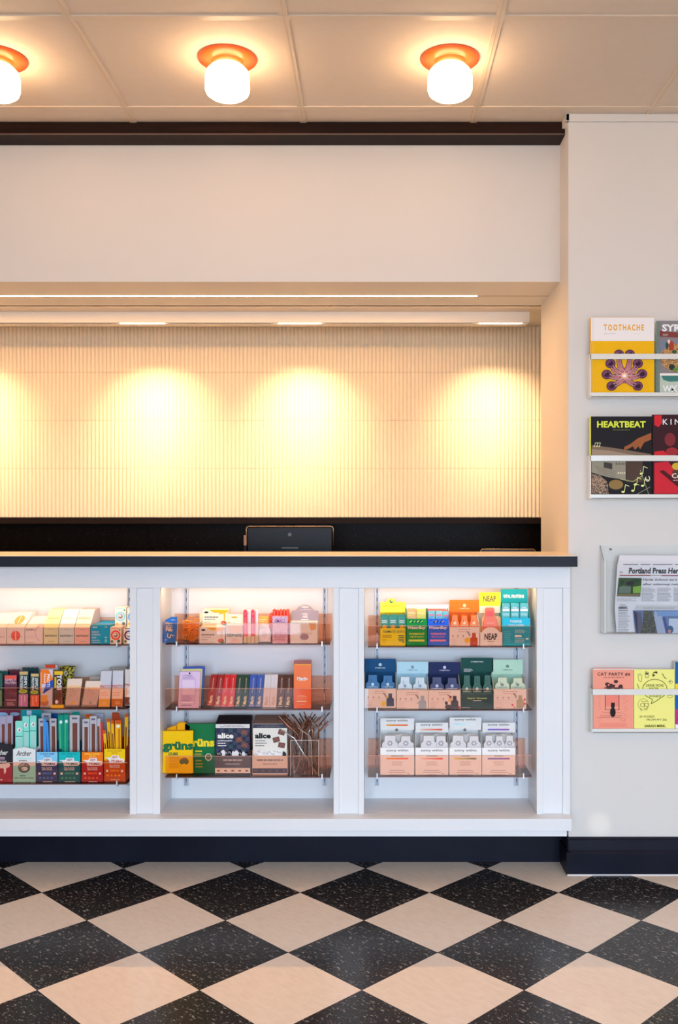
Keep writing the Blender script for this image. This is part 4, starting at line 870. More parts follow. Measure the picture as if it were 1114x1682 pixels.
# --- right bay: display boxes with sachets
def dbox(name, lab, b, r, a0, a1, bf, ht, hb, front, head, pf=None, ph=None, a0h=None, a1h=None, b1=None, d=.09, yh=.06, group=None, inner=None, Y=None, sidecol=None, comp=True):
    s = SH[b, r]; b1 = b1 or rows[b][r]-1.5; Y = Y or YP
    global COMP
    it = Item(name, lab, 'display box', a0, a1, Y, s, group); m = it.mb(); COMP = comp; k = P3(*front); COMP = False; inn = P3(*(inner or front)); ks = P3(*sidecol) if sidecol else inn
    p, q = m.c(a0+.3, b1, 0), m.c(a1-.3, bf, 0)
    m.box(p.x, q.x, 0, .0012, 0, q.z, k)
    zt = m.c(a0, hb, yh).z
    for xa in (p.x, q.x-.001): m.prism([(.0012, 0), (d, 0), (d, max(zt, q.z*1.3)), (yh*.7, q.z*1.35), (.0012, q.z)], xa, xa+.001, ks)
    m.box(p.x, q.x, d, d+.001, 0, max(zt, q.z*1.3), inn); m.box(p.x, q.x, .0012, d, 0, .001, inn)
    COMP = comp
    if pf: pf(m)
    COMP = False
    it.part(m, 'carton')
    m = it.mb(); A0, A1 = a0h or a0+.6, a1h or a1-.6
    m.PL([(A0, hb), (A1, hb), (A1, ht), (A0, ht)], yh, yh+.0014, P3(*head)); m.fy = yh-.0006
    if ph: ph(m)
    it.part(m, 'header')
    return it
def sachet(lab, pts, y, col, b, r, group, fn=None, th=.010, base=None, rough=.3, name='sachet', pink=False):
    a = [p[0] for p in pts]; s = SH[b, r]+.0015
    it = Item(name, lab, name.replace('_', ' '), min(a), max(a), YP+y, s, group); m = it.mb()
    m.PL(list(pts), 0, th, M(tuple(col), rough), .06); m.fy = -.0008
    if fn: fn(m)
    it.solo(m)
def bottle(cx, w_, b0, bs, nk, bb): # shouldered pouch outline
    return [(cx-w_/2, bb), (cx+w_/2, bb), (cx+w_/2, bs+2), (cx+w_/2-1, bs), (cx+nk/2+.5, bs-2.5), (cx+nk/2, b0), (cx-nk/2, b0), (cx-nk/2-.5, bs-2.5), (cx-w_/2+1, bs), (cx-w_/2, bs+2)]
# yellow gummy box
def pf(m):
    GN = P3(60, 90, 80); m.Rr(625.5, 1033.3, 664.5, 1033.8, P3(225, 160, 0)); m.T('TEAMMATES GREENS', 647, 1037.5, 37, 4, GN, .01, .2); m.Rr(628, 1043, 643.5, 1044.7, P3(170, 130, 30)); m.Rr(628, 1045.8, 643.5, 1047.5, P3(170, 130, 30))
    for k in range(4): m.Rr(655+(k % 2)*1.2-1, 1043.4+2.8*k, 664.5, 1045+2.8*k, GN)
    m.Rr(661, 1054.2, 664.5, 1055.6, GN); m.fine(628, 1050, 637, 1052, 1, P3(190, 140, 20)); m.fine(628, 1054, 636, 1056, 1, P3(190, 140, 20))
def ph(m): m.E(643, 987.5, 3, 3, P3(30, 110, 90)); m.fy -= .0004; m.E(643.8, 986.8, 1.6, 1.6, P3(250, 225, 60)); m.Rr(629, 995, 657, 996, P3(214, 180, 20))
it = dbox('gummy_display_box', 'bright yellow display box of green packets at the left of the right bay', 2, 0, 624.5, 666.5, 1032, 989, 1006, (250, 194, 10), (252, 224, 70), pf, ph)
m = it.mb(); m.PL([(634, 989.4), (650, 989.4), (650, 986), (646, 983), (640, 983), (636, 986)], .0595, .0612, P3(252, 224, 70)); it.part(m, 'header_tab')
for k, (a0, a1) in enumerate(((625, 638.5), (638, 653.5), (653, 667.5))):
    sachet('green gummy packet, %s of three in the yellow display box' % ('left', 'middle', 'right')[k], [(a0+2, 1056), (a1-2, 1056), (a1, 1026), (a1, 1011), (a1-3, 1008.5), (a0+2, 1008.5), (a0, 1012), (a0, 1022)], .012+.004*k, (16, 134, 116), 2, 0, 'green gummy packets',
           lambda m, a0=a0, a1=a1: (m.T('GREENS', (a0+a1)/2, 1019.5, 9, 3, WHITE, .02), m.Rr((a0+a1)/2-4.5, 1022, (a0+a1)/2+4.5, 1023.3, P3(200, 225, 215)), m.E((a0+a1)/2, 1029.5, 3.6, 3, P3(245, 165, 20)), m.Rr(a0+2, 1014, a1-3, 1014.8, P3(50, 160, 140)), m.S([(a0+2, 1018), (a0+4, 1013)], .7, P3(60, 170, 150))))
# water boy boxes
def wboy(a0, a1, col, acc, lab, lab2, sach, scol):
    def pf(m):
        cx = (a0+a1)/2; m.T('WaterBoy', cx, 1031.5, 30, 6.2, WHITE, .03, .25); m.T(lab2[0], cx, 1041.2, 26, 3.4, P3(*acc), .03); m.T(lab2[1], cx, 1046.3, 22, 3.6, P3(*acc), .01, .3); m.Rr(a0+4, 1050.5, a1-4.5, 1053.6, P3(*acc))
        for k in range(4): m.S([(a0+5+5*k, 1019+k % 2*3), (a0+9+5*k, 1021-k % 2*2), (a0+12+5*k, 1024)], 1.2, P3(25, 45, 60)); m.S([(a0+6+6*k, 1022), (a0+9+6*k, 1019.5)], 1.4, P3(*scol[k % len(scol)]))
    it = dbox('hydration_display_box', lab, 2, 0, a0, a1, 1016.5, 993, 1016, col, (246, 236, 220), pf, None, group='WaterBoy boxes', a0h=a0, a1h=a1-.3)
    for k, (b0_, b1_, cl, tp) in enumerate(sach):
        sachet('%s stick sachet, %s in the %s WaterBoy box' % (lab2[2], ('left', 'second', 'third')[k], lab2[3]), [(b0_, 1056), (b1_, 1056), (b1_, tp+1), (b1_-.8, tp), (b0_+.8, tp), (b0_, tp+1)], .012+.003*k, cl, 2, 0, 'sachets in the WaterBoy boxes',
               (lambda m, b0_=b0_, b1_=b1_, tp=tp: (m.Rr(b0_+1.5, tp+6, b1_-2, tp+8.5, P3(*acc) if col[2] > 150 else P3(250, 215, 150)), m.S([(b0_+2, tp+12), (b1_-2, tp+9)], .8, P3(*scol[0])))))
wboy(667.5, 702, (14, 132, 54), (214, 210, 70), 'green display box lettered WaterBoy', ('WORKOUT', 'Hydration', 'pale yellow or orange', 'green'), ((669, 684, (248, 190, 120), 999.5), (684, 700, (238, 226, 100), 1000.5)), ((225, 225, 60), (150, 200, 60)))
wboy(702.5, 737.5, (38, 88, 200), (250, 120, 140), 'blue display box lettered WaterBoy', ('WEEKEND', 'Recovery', 'pale blue', 'blue'), ((703.5, 715, (120, 205, 220), 1003), (716, 727, (140, 212, 225), 1003), (727, 737, (110, 200, 218), 1004)), ((60, 130, 220), (240, 130, 150)))
it = Item('sachet', 'coral pink sachet lying behind the pale blue ones, blue box', 'sachet', 702, 736, YP+.03, SH[2, 0]+.0015); m = it.mb(); m.PL([(703, 1056), (735, 1056), (735, 1004), (732, 1000), (703, 1000)], 0, .01, P3(244, 108, 100), .03); it.solo(m)
# cymbiotika style boxes
LOGO = P3(235, 225, 225)
def flower(m, cx, cy, r, mat):
    m.O(cx, cy, r, r, r*.35, mat, 12)
    for k in range(4): a = R(45*k); m.S([(cx-r*math.cos(a), cy-r*math.sin(a)), (cx+r*math.cos(a), cy+r*math.sin(a))], r*.18, mat)
def cym(b, r, a0, a1, ht, hb, bf, b1, head, sac, cl, lg, pcol, extra, Y=None, a0h=None, a1h=None, super_=False, n=2):
    lgm = P3(*lg)
    def ph(m):
        cx = ((a0h or a0)+(a1h or a1))/2; h = hb-ht
        if super_:
            m.T('CYMBIOTIKA', cx, ht+6.5, 21, 2.1, LOGO, .02); m.fine(a0+5, ht+17.5, a0+20, ht+23.5, 3, LOGO, .35)
        else: flower(m, cx, ht+h*.45, 2.6, lgm); m.T('CYMBIOTIKA', cx, ht+h*.70, 17, 1.7, lgm, .02)
    def pf(m):
        w_ = a1-a0
        if super_:
            cx = (a0+a1)/2; m.T('Super Greens', cx, 1147.2, 32, 3.4, P3(190, 205, 90), .02); m.fine(cx-9, 1150, cx+9, 1151.6, 1, LOGO, .5, True); m.O(cx, 1156.5, 9, 2.6, .25, P3(80, 110, 80)); m.fine(a0+1.5, 1162, a0+16, 1163, 1, LOGO, .5); m.Rr(a0+2, bf+.5, a1-2, bf+1.1, P3(60, 110, 90)); return
        D = P3(190, 130, 120); m.fine(a0+w_*.25, bf+3, a0+w_*.75, bf+5.4, 1, D, .4, True); m.fine(a0+w_*.28, bf+6.5, a0+w_*.7, bf+8.5, 1, D, .4, True) 
        for k in range(3): m.E(a0+w_*(.12+.17*k), bf+14.5, 1.2, 1.2, P3(170, 110, 105)); m.Rr(a0+w_*(.08+.17*k), bf+17.6, a0+w_*(.16+.17*k), bf+18, D)
        m.fine(a0+w_*.05, bf+19.5, a0+w_*.3, bf+27, 4, P3(214, 160, 150), .25); m.fine(a0+3, b1-2.6, a0+w_*.3, b1-1.6, 1, GREYI, .5)
        px = a0+w_*.80; m.P([(px-5.5, b1-1), (px+7, b1-1), (px+6.5, b1-13.5), (px+3.8, b1-15), (px+3.6, b1-22), (px-2.2, b1-22), (px-2.4, b1-15), (px-5.5, b1-13.5)], P3(*pcol))
        m.S([(px-11, bf+7), (px-8, bf+11), (px-6, bf+15)], .9, P3(80, 50, 45)); m.S([(px-8.5, bf+8), (px-5, bf+13)], .7, P3(90, 60, 50))
        extra(m, px, b1)
    it = dbox('supplement_display_box', cl[0]+' supplement display box on the %s shelf of the right bay' % names[0][r], b, r, a0, a1, bf, ht, hb, (242, 214, 202) if not super_ else (22, 52, 44), head, pf, ph, a0h, a1h, b1, group='supplement display boxes', inner=(head[0]*.55, head[1]*.55, head[2]*.55) if False else head, Y=Y, sidecol=(240, 214, 202) if not super_ else None)
    w_ = (a1-a0); ws = w_*.94/n
    for k in range(n):
        cx = a0+w_*.03+ws*(k+.5)
        sachet('%s foil sachet, %s in its display box on the %s shelf' % (cl[1], ('left', 'right')[k] if n == 2 else ('left', 'middle', 'right')[k], names[0][r]), bottle(cx, ws-1, hb+4.5+(k % 2)*1.0, hb+(bf-hb)*.66, ws*.58, b1-3), (Y or YP)-YP+.008+.004*k, sac, b, r, 'foil sachets in the supplement boxes',
               lambda m, cx=cx, ws=ws: (flower(m, cx, bf-6.8, 2.4, lgm), m.T('CYMBIOTIKA', cx, bf-2.6, ws*.72, 1.5, lgm, .02), m.Rr(cx-ws*.12, hb+12, cx-ws*.09, hb+17, P3(*[v*.55 for v in sac]))))
    return it
cym(2, 0, 738, 788, 985.5, 1005.5, 1030, 1061.5, (244, 112, 32), (250, 128, 34), ('bright orange topped', 'bright orange'), (250, 215, 180), (190, 70, 40), lambda m, px, b1: (m.E(px-10, b1-9.5, 5, 4.6, P3(245, 165, 50)), m.E(px-8, b1-4, 2.6, 2.2, P3(240, 200, 190))), n=3)
cym(2, 1, 598.5, 651, 1082, 1103.5, 1131, 1161, (12, 72, 116), (20, 104, 160), ('deep blue topped', 'mid blue'), (205, 225, 235), (62, 66, 92), lambda m, px, b1: (m.E(px-10, b1-5, 4, 4.5, P3(245, 180, 20)), m.E(px-4, b1-16, 1.8, 1.6, P3(245, 190, 30))), Y=YP+.014)
cym(2, 1, 651.5, 704, 1087, 1106.5, 1133.5, 1165, (168, 206, 220), (205, 222, 232), ('pale blue topped', 'silvery pale blue'), (110, 130, 145), (160, 162, 168), lambda m, px, b1: m.Rr(px-8, b1-11, px-6, b1-9.5, P3(90, 90, 90)))
cym(2, 1, 704, 757, 1087.5, 1107, 1133.5, 1165, (28, 40, 84), (44, 54, 104), ('dark navy topped', 'dark navy'), (205, 205, 225), (62, 44, 50), lambda m, px, b1: (m.E(px-9, b1-4, 6.5, 3.6, P3(75, 45, 40)), m.E(px-13, b1-10, 2.4, 3, P3(70, 42, 40)), m.E(px-7, b1-15, 3, 3, P3(225, 170, 110)), m.E(px-6, b1-20, 2, 1.8, P3(150, 50, 50)), m.E(px+8, b1-3, 2, 2, P3(180, 40, 45))))
cym(2, 1, 757, 811, 1080.5, 1103.5, 1138.5, 1164.5, (20, 72, 66), (24, 88, 74), ('dark green topped Super Greens', 'dark green'), (205, 225, 215), (0, 0, 0), None, super_=True, n=3)
it = cym(2, 1, 811, 865, 1083.5, 1107.5, 1131.5, 1164, (172, 208, 186), (206, 214, 184), ('pale green topped', 'pale sage green'), (90, 110, 100), (176, 152, 120), lambda m, px, b1: (m.E(px-12, b1-6, 2, 1.6, P3(210, 70, 60)), m.E(px+8, b1-8, 2.2, 2, P3(205, 90, 70)), m.E(px+8, b1-15, 1.6, 1.8, P3(190, 60, 50)), m.E(px-9, b1-2.4, 1.4, 1.2, P3(210, 60, 50))), a0h=808.5, a1h=859)
# NEAP
def pf(m):
    m.E(806, 1045, 16.5, 15, P3(236, 208, 190)); m.fy = -.001; m.T('NEAP', 806.5, 1045.7, 21, 10.5, P3(50, 36, 44), .03); m.fine(800, 1052, 813, 1055, 1, GREYI, .4, True); m.fine(802, 1057, 811, 1058, 1, P3(200, 160, 150), .5, True)
def ph(m): m.T('NEAP', 804.5, 983.5, 21, 9.5, P3(90, 84, 70), .03); m.Rr(787.8, 995.5, 822, 1006.5, P3(240, 208, 195)) 
it = dbox('snack_display_box', 'cream display box lettered NEAP with a bright yellow header', 2, 0, 788.5, 826.5, 1038.5, 973, 1007, (244, 212, 194), (250, 226, 50), pf, ph, 787, 822.5, group='NEAP boxes')
sachet('coral NEAP pouch standing in the cream and yellow display box', [(796, 1056), (820, 1056), (820, 1036), (816, 1018), (812.5, 1012), (812.5, 1000), (810.5, 998), (799, 998), (797, 1000), (797, 1014), (794.5, 1022), (794.5, 1040)], .010, (248, 116, 86), 2, 0, None,
       lambda m: (m.T('NEAP', 807, 1036.6, 19, 5, P3(250, 225, 195), .03), m.Rr(800, 1023, 812, 1024, P3(250, 170, 150)), m.E(802, 1028.5, 1.2, 1.2, P3(250, 160, 140)), m.E(807, 1028.5, 1.2, 1.2, P3(250, 160, 140)), m.E(812, 1028.5, 1.2, 1.2, P3(250, 160, 140)), m.Rr(799, 1004, 811, 1012, P3(244, 92, 92))), name='snack_pouch')
sachet('orange edged pouch standing behind the coral NEAP pouch', [(791, 1056), (824, 1056), (824, 1016), (821, 1012), (814, 1012), (812, 1002), (800, 1002), (794, 1012), (791, 1018)], .024, (246, 178, 120), 2, 0, None, name='snack_pouch')
# teal collagen box
def pf(m):
    W = P3(215, 235, 235); m.Rr(826, 1030, 870.5, 1057, P3(36, 138, 152)); m.T('MARINE', 848, 1020.5, 19, 4.6, W, .02); m.T('COLLAGEN', 848, 1027, 25, 4.2, W, .02)
    m.fine(846, 1034, 868, 1040, 3, W, .25); m.Rr(846, 1043, 857, 1046.4, P3(215, 215, 215)); m.fine(846, 1048, 868, 1056, 3, W, .22); m.Rr(864, 1048, 868.5, 1050.6, P3(190, 220, 222)); m.fine(829, 1036, 840, 1056, 6, P3(90, 175, 182), .3)
def ph(m): m.T('VITAL PROTEINS', 844, 979.5, 34, 5.6, P3(235, 232, 222), .03)
it = dbox('collagen_display_box', 'tall teal collagen display box at the right end of the top shelf', 2, 0, 825, 871.5, 1015, 967.5, 990, (42, 168, 180), (20, 140, 152), pf, ph, 822.5, 866.5, 1057.5, group=None)
for k, (a0, a1) in enumerate(((825, 838), (839, 853), (854, 868))):
    sachet('light teal stick sachet, %s of three in the collagen box' % ('left', 'middle', 'right')[k], [(a0, 1052), (a1, 1052), (a1, 992), (a1-1, 990.5), (a0+1, 990.5), (a0, 992)], .010+.003*k, (84, 194, 202), 2, 0, 'collagen sachets',
           lambda m, a0=a0, a1=a1: (m.Rr(a0+.8, 1000, a1-.8, 1004, P3(225, 238, 238)), m.T('VITAL', (a0+a1)/2, 998, 8, 2.6, WHITE, .02), m.T('PROTEINS', (a0+a1)/2, 1009.5, 10, 4, P3(190, 230, 232), .02)))
# sunny within
for k, (a0, a1, ht, acc1, acc2, l, sub, tw) in enumerate(((624.5, 681, 1180, (246, 150, 40), (240, 96, 40), 'orange', 'bliss support', .5), (682, 737, 1187, (250, 180, 160), (236, 72, 42), 'red', 'Cravings', .5), (738, 791.5, 1178.5, (176, 220, 240), (110, 106, 20), 'pale blue and olive', 'complexion', .5), (792, 847, 1187, (120, 96, 190), (150, 84, 170), 'purple', 'sleep', .5))):
    cx = (a0+a1)/2; hb = 1199 if ht < 1185 else 1203
    def pf(m):
        m.T('sunny within', cx, 1233, 36, 5, INK, .006); m.fine(cx-10, 1240.8, cx+10, 1243, 1, GREYI, .5, True)
        cA = acc1 if k != 2 else (215, 190, 40)
        for j in range(8): f = j/7; m.Rr(cx-18+4.5*j, 1245, cx-13.5+4.5*j, 1247.5, P3(*[int(cA[i]*(1-f)+acc2[i]*f) for i in range(3)]))
        D = P3(150, 118, 105); m.fine(cx-10, 1250, cx+10, 1258, 4, P3(170, 135, 120), .3, True); m.Rr(cx-13, 1265, cx+12, 1265.7, D); m.Rr(cx-15, 1268, cx+15, 1268.7, D); m.fine(cx-12, 1271, cx+12, 1273, 1, P3(180, 145, 130), .4, True); m.fine(cx+16, 1270, cx+22, 1272, 1, D, .4)
    def ph(m):
        m.T('sunny within', cx-.5, ht+3.8, 35, 4.6, INK, .006)
        for j in range(8):
            f = j/7; c2 = acc2 if k != 2 else (235, 242, 246); m.Rr(cx-18+4.4*j, ht+10, cx-13.6+4.4*j, ht+12.6, P3(*[int(acc1[i]*(1-f)+c2[i]*f) for i in range(3)]))
        if k % 2 == 0: m.E(cx-1, hb-.2, 2.6, 2.4, GREYI)
    it = dbox('wellness_display_box', 'white display box lettered sunny within with %s bars' % l, 2, 2, a0, a1, 1228, ht, hb, (230, 228, 224), (222, 221, 218), pf, ph, group='sunny within boxes', b1=1275, comp=False)
    n = 2 if k < 3 else 3
    for j in range(n):
        if n == 2: pc = (cx-(12 if k != 1 else 5)+(25 if k != 1 else 19)*j)+(1 if j else 0); wd = 27 if j == 0 else 26; nk = 18 if j == 0 else 15
        else: pc = cx-16+17*j; wd = 18; nk = 11
        wd = min(wd, 2*(pc-a0-1), 2*(a1-1-pc)); nk = min(nk, wd*.7)
        sachet('white sunny within sachet, %s in the box with %s bars' % ((('left', 'right') if n == 2 else ('left', 'middle', 'right'))[j], l),
               bottle(pc, wd, 1207.5+(j % 2)*.8, 1220, nk, 1270), .006+.004*j, (226, 222, 222), 2, 2, 'white sachets in the sunny within boxes',
               lambda m, pc=pc: (m.O(pc, 1221, 3.1, 3.1, .55, P3(60, 62, 78), 16), [m.S([(pc+3.3*math.cos(R(45*q_)), 1221+3.3*math.sin(R(45*q_))), (pc+4.4*math.cos(R(45*q_)), 1221+4.4*math.sin(R(45*q_)))], .9, P3(60, 62, 78)) for q_ in range(8)]), th=.008)
    sachet('white sachet standing at the back of the box with %s bars' % l, [(a0+6, 1270), (a1-6, 1270), (a1-6, 1206), (cx+6, 1204), (cx+2, 1205.5), (a0+8, 1204.5)], .026, (200, 198, 196), 2, 2, 'white sachets in the sunny within boxes')

# ------------------------------------------------------------------ magazine racks on the right wall
YM = 3.292; YC = 3.300; LIPC = M((228, 228, 222), .2)
def rack(bar_, lip, a0, lab, end=1.55):
    zb = PZ(lip[1], YM); x0 = PX(a0, YM)
    t = thing('magazine_rack', lab, 'rack', (x0, YW, zb), 'white wall magazine racks'); d = YW-YM
    m = MB(); m.box(0, end-x0, -d, -.0, 0, .003, LIPC); m.build('ledge', t)
    m = MB(); m.box(0, end-x0, -d, -d+.003, 0, PZ(lip[0], YM)-zb, LIPC, .0008); m.build('front_lip', t)
    m = MB(); m.box(-.003, end-x0, -d, -d+.003, PZ(bar_[1], YM)-zb, PZ(bar_[0], YM)-zb, LIPC, .0008); m.build('front_bar', t)
    m = MB(); m.box(-.003, 0, -d, 0, 0, PZ(bar_[0], YM)-zb, LIPC); m.build('end_panel', t)
    return zb+.0035
zA = rack((581, 590), (644.5, 652.5), 971, 'white wall rack holding the yellow octopus magazine, uppermost of three')
zB = rack((748, 757.3), (812, 819.5), 971, 'white wall rack holding the black magazine, second from the top')
zC = rack((1132, 1141.5), (1197, 1204), 973.5, 'white wall rack holding the coral and yellow booklets, lowest of three')
PHOTO = {}
def mag(name, lab, cat, a0, a1, b0, zb, col, th=.012, spine=None, group='magazines in the wall racks', Y=None):
    Y = Y or YC
    it = Item(name, lab, cat, a0, a1, Y, zb, group); m = it.mb(); p, q = m.c(a0, b0, 0), m.c(a1, b0, 0)
    m.box(p.x, q.x, 0, th, 0, p.z, P3(236, 230, 222)); m.box(p.x-.0003, q.x, -.0005, 0, 0, p.z, P3(*col))
    m.fy = -.0011; return it, m
# Toothache
it, m = mag('magazine', 'yellow and white magazine lettered TOOTHACHE with purple tentacles', 'magazine', 971, 1075, 521.5, zA, (236, 172, 8))
m.Rr(971, 521.8, 1075, 560, P3(230, 222, 220)); m.fy = -.0015
m.T('TOOTHACHE', 1025, 538, 66, 10.5, P3(226, 160, 20), .03, 0, 0, 1.35); m.fine(992, 547, 1020, 549, 1, P3(190, 182, 180), .4); m.fine(1040, 548, 1060, 549, 1, P3(200, 192, 190), .4); m.Rr(974.3, 522, 974.8, 645, P3(214, 190, 150))
PU, PR, PL_ = P3(84, 44, 76), P3(150, 84, 96), P3(228, 176, 168)
cx, cy = 1026, 617
arms = ((-9, -35, -3), (9, -35, 3), (-23, -20, -4), (22, -20, 4), (-29, -2, -4), (29, -3, 4), (-21, 17, -3), (22, 17, 3))
m.E(cx, cy, 15, 13, P3(176, 96, 100))
for (ex, ey, b) in arms:
    L_ = math.hypot(ex, ey); nx, ny = -ey/L_, ex/L_; sgn = 1 if ex > 0 else -1
    pts = [(cx+ex*t+nx*b*math.sin(math.pi*t), cy+ey*t+ny*b*math.sin(math.pi*t)) for t in [k/8 for k in range(9)]]
    for k in range(8): m.S(pts[k:k+2], 11-3.5*k/8, P3(150-9*k, 78-5*k, 92-2*k))
    for k in range(7): m.S(pts[k:k+2], 5-2.5*k/8, P3(216-10*k, 140-9*k, 134-6*k))
for (ex, ey, b) in arms:
    x, y = cx+ex, cy+ey; m.E(x, y, 8.4, 7.8, P3(74, 36, 66), 20); m.O(x, y, 6.8, 6.2, 1.4, P3(122, 70, 104), 20); m.E(x, y, 3.8, 3.4, P3(48, 24, 46)); m.O(x-1, y-1, 3, 2.6, .8, P3(160, 110, 130), 14, 150, 300)
for (ex, ey, b) in arms:
    L_ = math.hypot(ex, ey); nx, ny = -ey/L_, ex/L_
    for k in range(16):
        t = .16+.66*k/15
        for q in (-1, 1): m.E(cx+ex*t+nx*(b*math.sin(math.pi*t)+q*(3.6-1.6*t)), cy+ey*t+ny*(b*math.sin(math.pi*t)+q*(3.6-1.6*t)), .55, .55, P3(238, 200, 190), 6)
m.E(cx, cy, 6, 5.6, P3(222, 160, 146)); m.E(cx, cy, 3, 2.8, P3(240, 225, 200)); it.part(m, 'cover')
m = it.mb(); p = m.c(971, 521.5, 0); m.box(p.x-.0009, p.x-.0003, .0, .012, 0, p.z, P3(230, 175, 60)); it.part(m, 'spine')
# SYRUP spiral
it, m = mag('spiral_magazine', 'green spiral bound magazine with noodles on the cover, at the right of the top rack', 'magazine', 1079, 1180, 527, zA, (128, 122, 126))
m.P([(1084, 553), (1180, 558), (1180, 551), (1100, 545), (1084, 543)][::-1], P3(120, 58, 54)); m.Rr(1084, 560, 1180, 598, P3(116, 122, 140)); m.Rr(1084, 617, 1180, 645, P3(176, 188, 172)); m.fy = -.0015
NOOD = noisy('noodles', (122, 70, 30), (226, 176, 100), 190, .5, 3, .4, .6, 0, (1, 1, 2.2))
m.T('SYRUP', 1114, 538.5, 53, 12, P3(238, 236, 232), .04); m.fine(1089, 548, 1100, 552, 2, P3(210, 208, 205), .3); m.E(1118, 588, 34, 24, NOOD, 30); m.P([(1086, 616), (1150, 618), (1148, 625), (1100, 627), (1090, 624)][::-1], P3(60, 116, 110)); m.Rr(1084, 613, 1160, 617, P3(225, 220, 212)); m.fy = -.002
m.E(1103, 568, 4.5, 8, P3(160, 60, 40)); m.E(1099, 561, 2, 3.4, P3(230, 195, 175)); m.E(1096, 568, 2.4, 6, P3(40, 80, 66)); m.E(1104, 603, 5, 5, P3(38, 56, 46)); m.E(1110, 607, 4, 3.6, P3(90, 130, 60)); m.E(1108, 578, 4, 3, P3(46, 84, 56)); m.T('WX', 1101, 638.5, 24, 11, P3(236, 234, 226), .02); m.E(1105, 640, 2, 1.6, INK); it.part(m, 'cover')
m = it.mb()
for k in range(34):
    b = 530+k*3.35; p = m.c(1080.6, b, -.002); r = .0075
    m.tube([(p.x+r*1.0*math.cos(a), -.001+.0045*math.sin(a), p.z+.0012*math.sin(a)) for a in [math.pi*2*i/10 for i in range(10)]], .0009, M((96, 176, 132), .3), 5, True)
it.part(m, 'spiral_binding', 'green plastic spiral binding')
# Heartbeat
it, m = mag('magazine', 'black magazine lettered HEARTBEAT in yellow green, with a hand reaching down', 'magazine', 971, 1071, 684, zB, (26, 22, 26))
m.fy = -.0015; YG = P3(205, 218, 66); m.T('HEARTBEAT', 1021, 697, 80, 10.5, YG, .035); m.fine(1006, 705.5, 1036, 707, 1, P3(130, 135, 60), .5, True)
m.P([(972, 748), (1070, 748), (1070, 746), (1010, 736), (972, 731)], P3(118, 98, 80)); m.P([(972, 748), (1045, 748), (1000, 740), (972, 738)], P3(150, 130, 108))
SK = P3(146, 84, 46); m.P([(1070, 711), (1048, 720), (1036, 729), (1026, 734), (1025, 739), (1031, 738), (1040, 733), (1043, 739), (1049, 733), (1052, 738), (1058, 727), (1070, 722)][::-1], SK)
m.fy = -.0018; m.T('\u266b', 981, 729, 1, 1, YG) if False else None
for k in range(3): m.S([(977+4*k, 733), (978.5+4*k, 727)], .8, P3(205, 200, 150)); m.E(976.6+4*k, 733, 1.4, 1.1, P3(205, 200, 150))
m.Rr(978, 727, 987, 728, P3(205, 200, 150))
m.P([(972, 757), (1028, 757), (1028, 788), (1000, 784), (972, 776)][::-1], P3(140, 134, 116)); m.Rr(1029, 757, 1056, 792, P3(74, 56, 46)); m.fy = -.0021; m.P([(992, 759), (1006, 761), (1006, 771), (992, 768)][::-1], P3(60, 56, 52))
for k in range(4): m.E(1013+5*k, 762, 1.8, 1.6, P3(92, 88, 76)); m.E(1016+3.4*k, 777, 1.4, 1.4, P3(205, 198, 170)); m.S([(978+2*k, 766+3.4*k), (1012, 775+3*k)], .5, P3(90, 86, 72))
FUR = noisy('tinsel_print', (40, 30, 28), (190, 150, 110), 240, .5, 3, .42, .6)
m.P([(972, 811), (1000, 811), (998, 792), (985, 780), (972, 778)], FUR); m.E(1012, 796, 12, 8, P3(134, 108, 62)); m.fy = -.0024; GN = P3(216, 224, 140)
for (a, b) in ((1026, 808), (1042, 806), (1046, 796), (1058, 798), (1056, 778)):
    m.E(a-2.4, b, 2.6, 1.7, GN, 12); m.S([(a, b), (a+1.6, b-12), (a+8, b-9)], 1.0, GN)
m.S([(1019, 787), (1040, 791), (1056, 781)], .6, GN); m.S([(1052, 772), (1066, 812)], .5, P3(180, 180, 150)); m.S([(1046, 812), (1068, 800)], .5, P3(180, 180, 150)); m.O(1064, 786, 4, 5, 1.3, P3(225, 225, 200), 16, -60, 220); it.part(m, 'cover')
m = it.mb(); p = m.c(971, 684, 0); m.box(p.x-.0036, p.x-.0003, .0, .012, 0, p.z-.001, P3(214, 214, 70)); it.part(m, 'spine', 'yellow spine')
# Kinfolk
it, m = mag('magazine', 'dark red magazine lettered KINFOLK cut off by the right edge, second rack', 'magazine', 1073.5, 1180, 681, zB, (52, 22, 28))
m.fy = -.0015; RD = P3(198, 34, 44); m.P([(1075, 682), (1087, 682), (1088, 694), (1082, 702), (1075, 698)][::-1], RD); m.P([(1075, 748), (1075, 742), (1090, 740), (1098, 748)][::-1], RD); m.E(1101, 722, 9, 11, P3(120, 40, 46)); m.E(1104, 742, 10, 7, P3(150, 40, 46))
m.P([(1075, 811), (1075, 760), (1098, 758), (1118, 785), (1130, 811)], P3(190, 34, 48)); m.P([(1104, 775), (1120, 757), (1180, 757), (1180, 811), (1120, 811)][::-1], P3(84, 52, 40)); m.fy = -.0019
m.P([(1083, 774), (1090, 772), (1114, 790), (1114, 800)][::-1], P3(70, 20, 26)); m.E(1112, 766, 8, 6, P3(196, 160, 50)); m.T('KINFOLK', 1128, 693, 78, 9.5, P3(240, 236, 230), .005, 0, 0, 1.5); m.T('Comfort', 1125, 781.5, 42, 8, P3(240, 225, 215), .005); m.fine(1106, 788, 1130, 790, 1, P3(220, 180, 175)); it.part(m, 'cover')
m = it.mb(); p = m.c(1073.5, 681, 0); m.box(p.x-.0022, p.x-.0003, 0, .012, 0, p.z, P3(40, 30, 32)); it.part(m, 'spine')
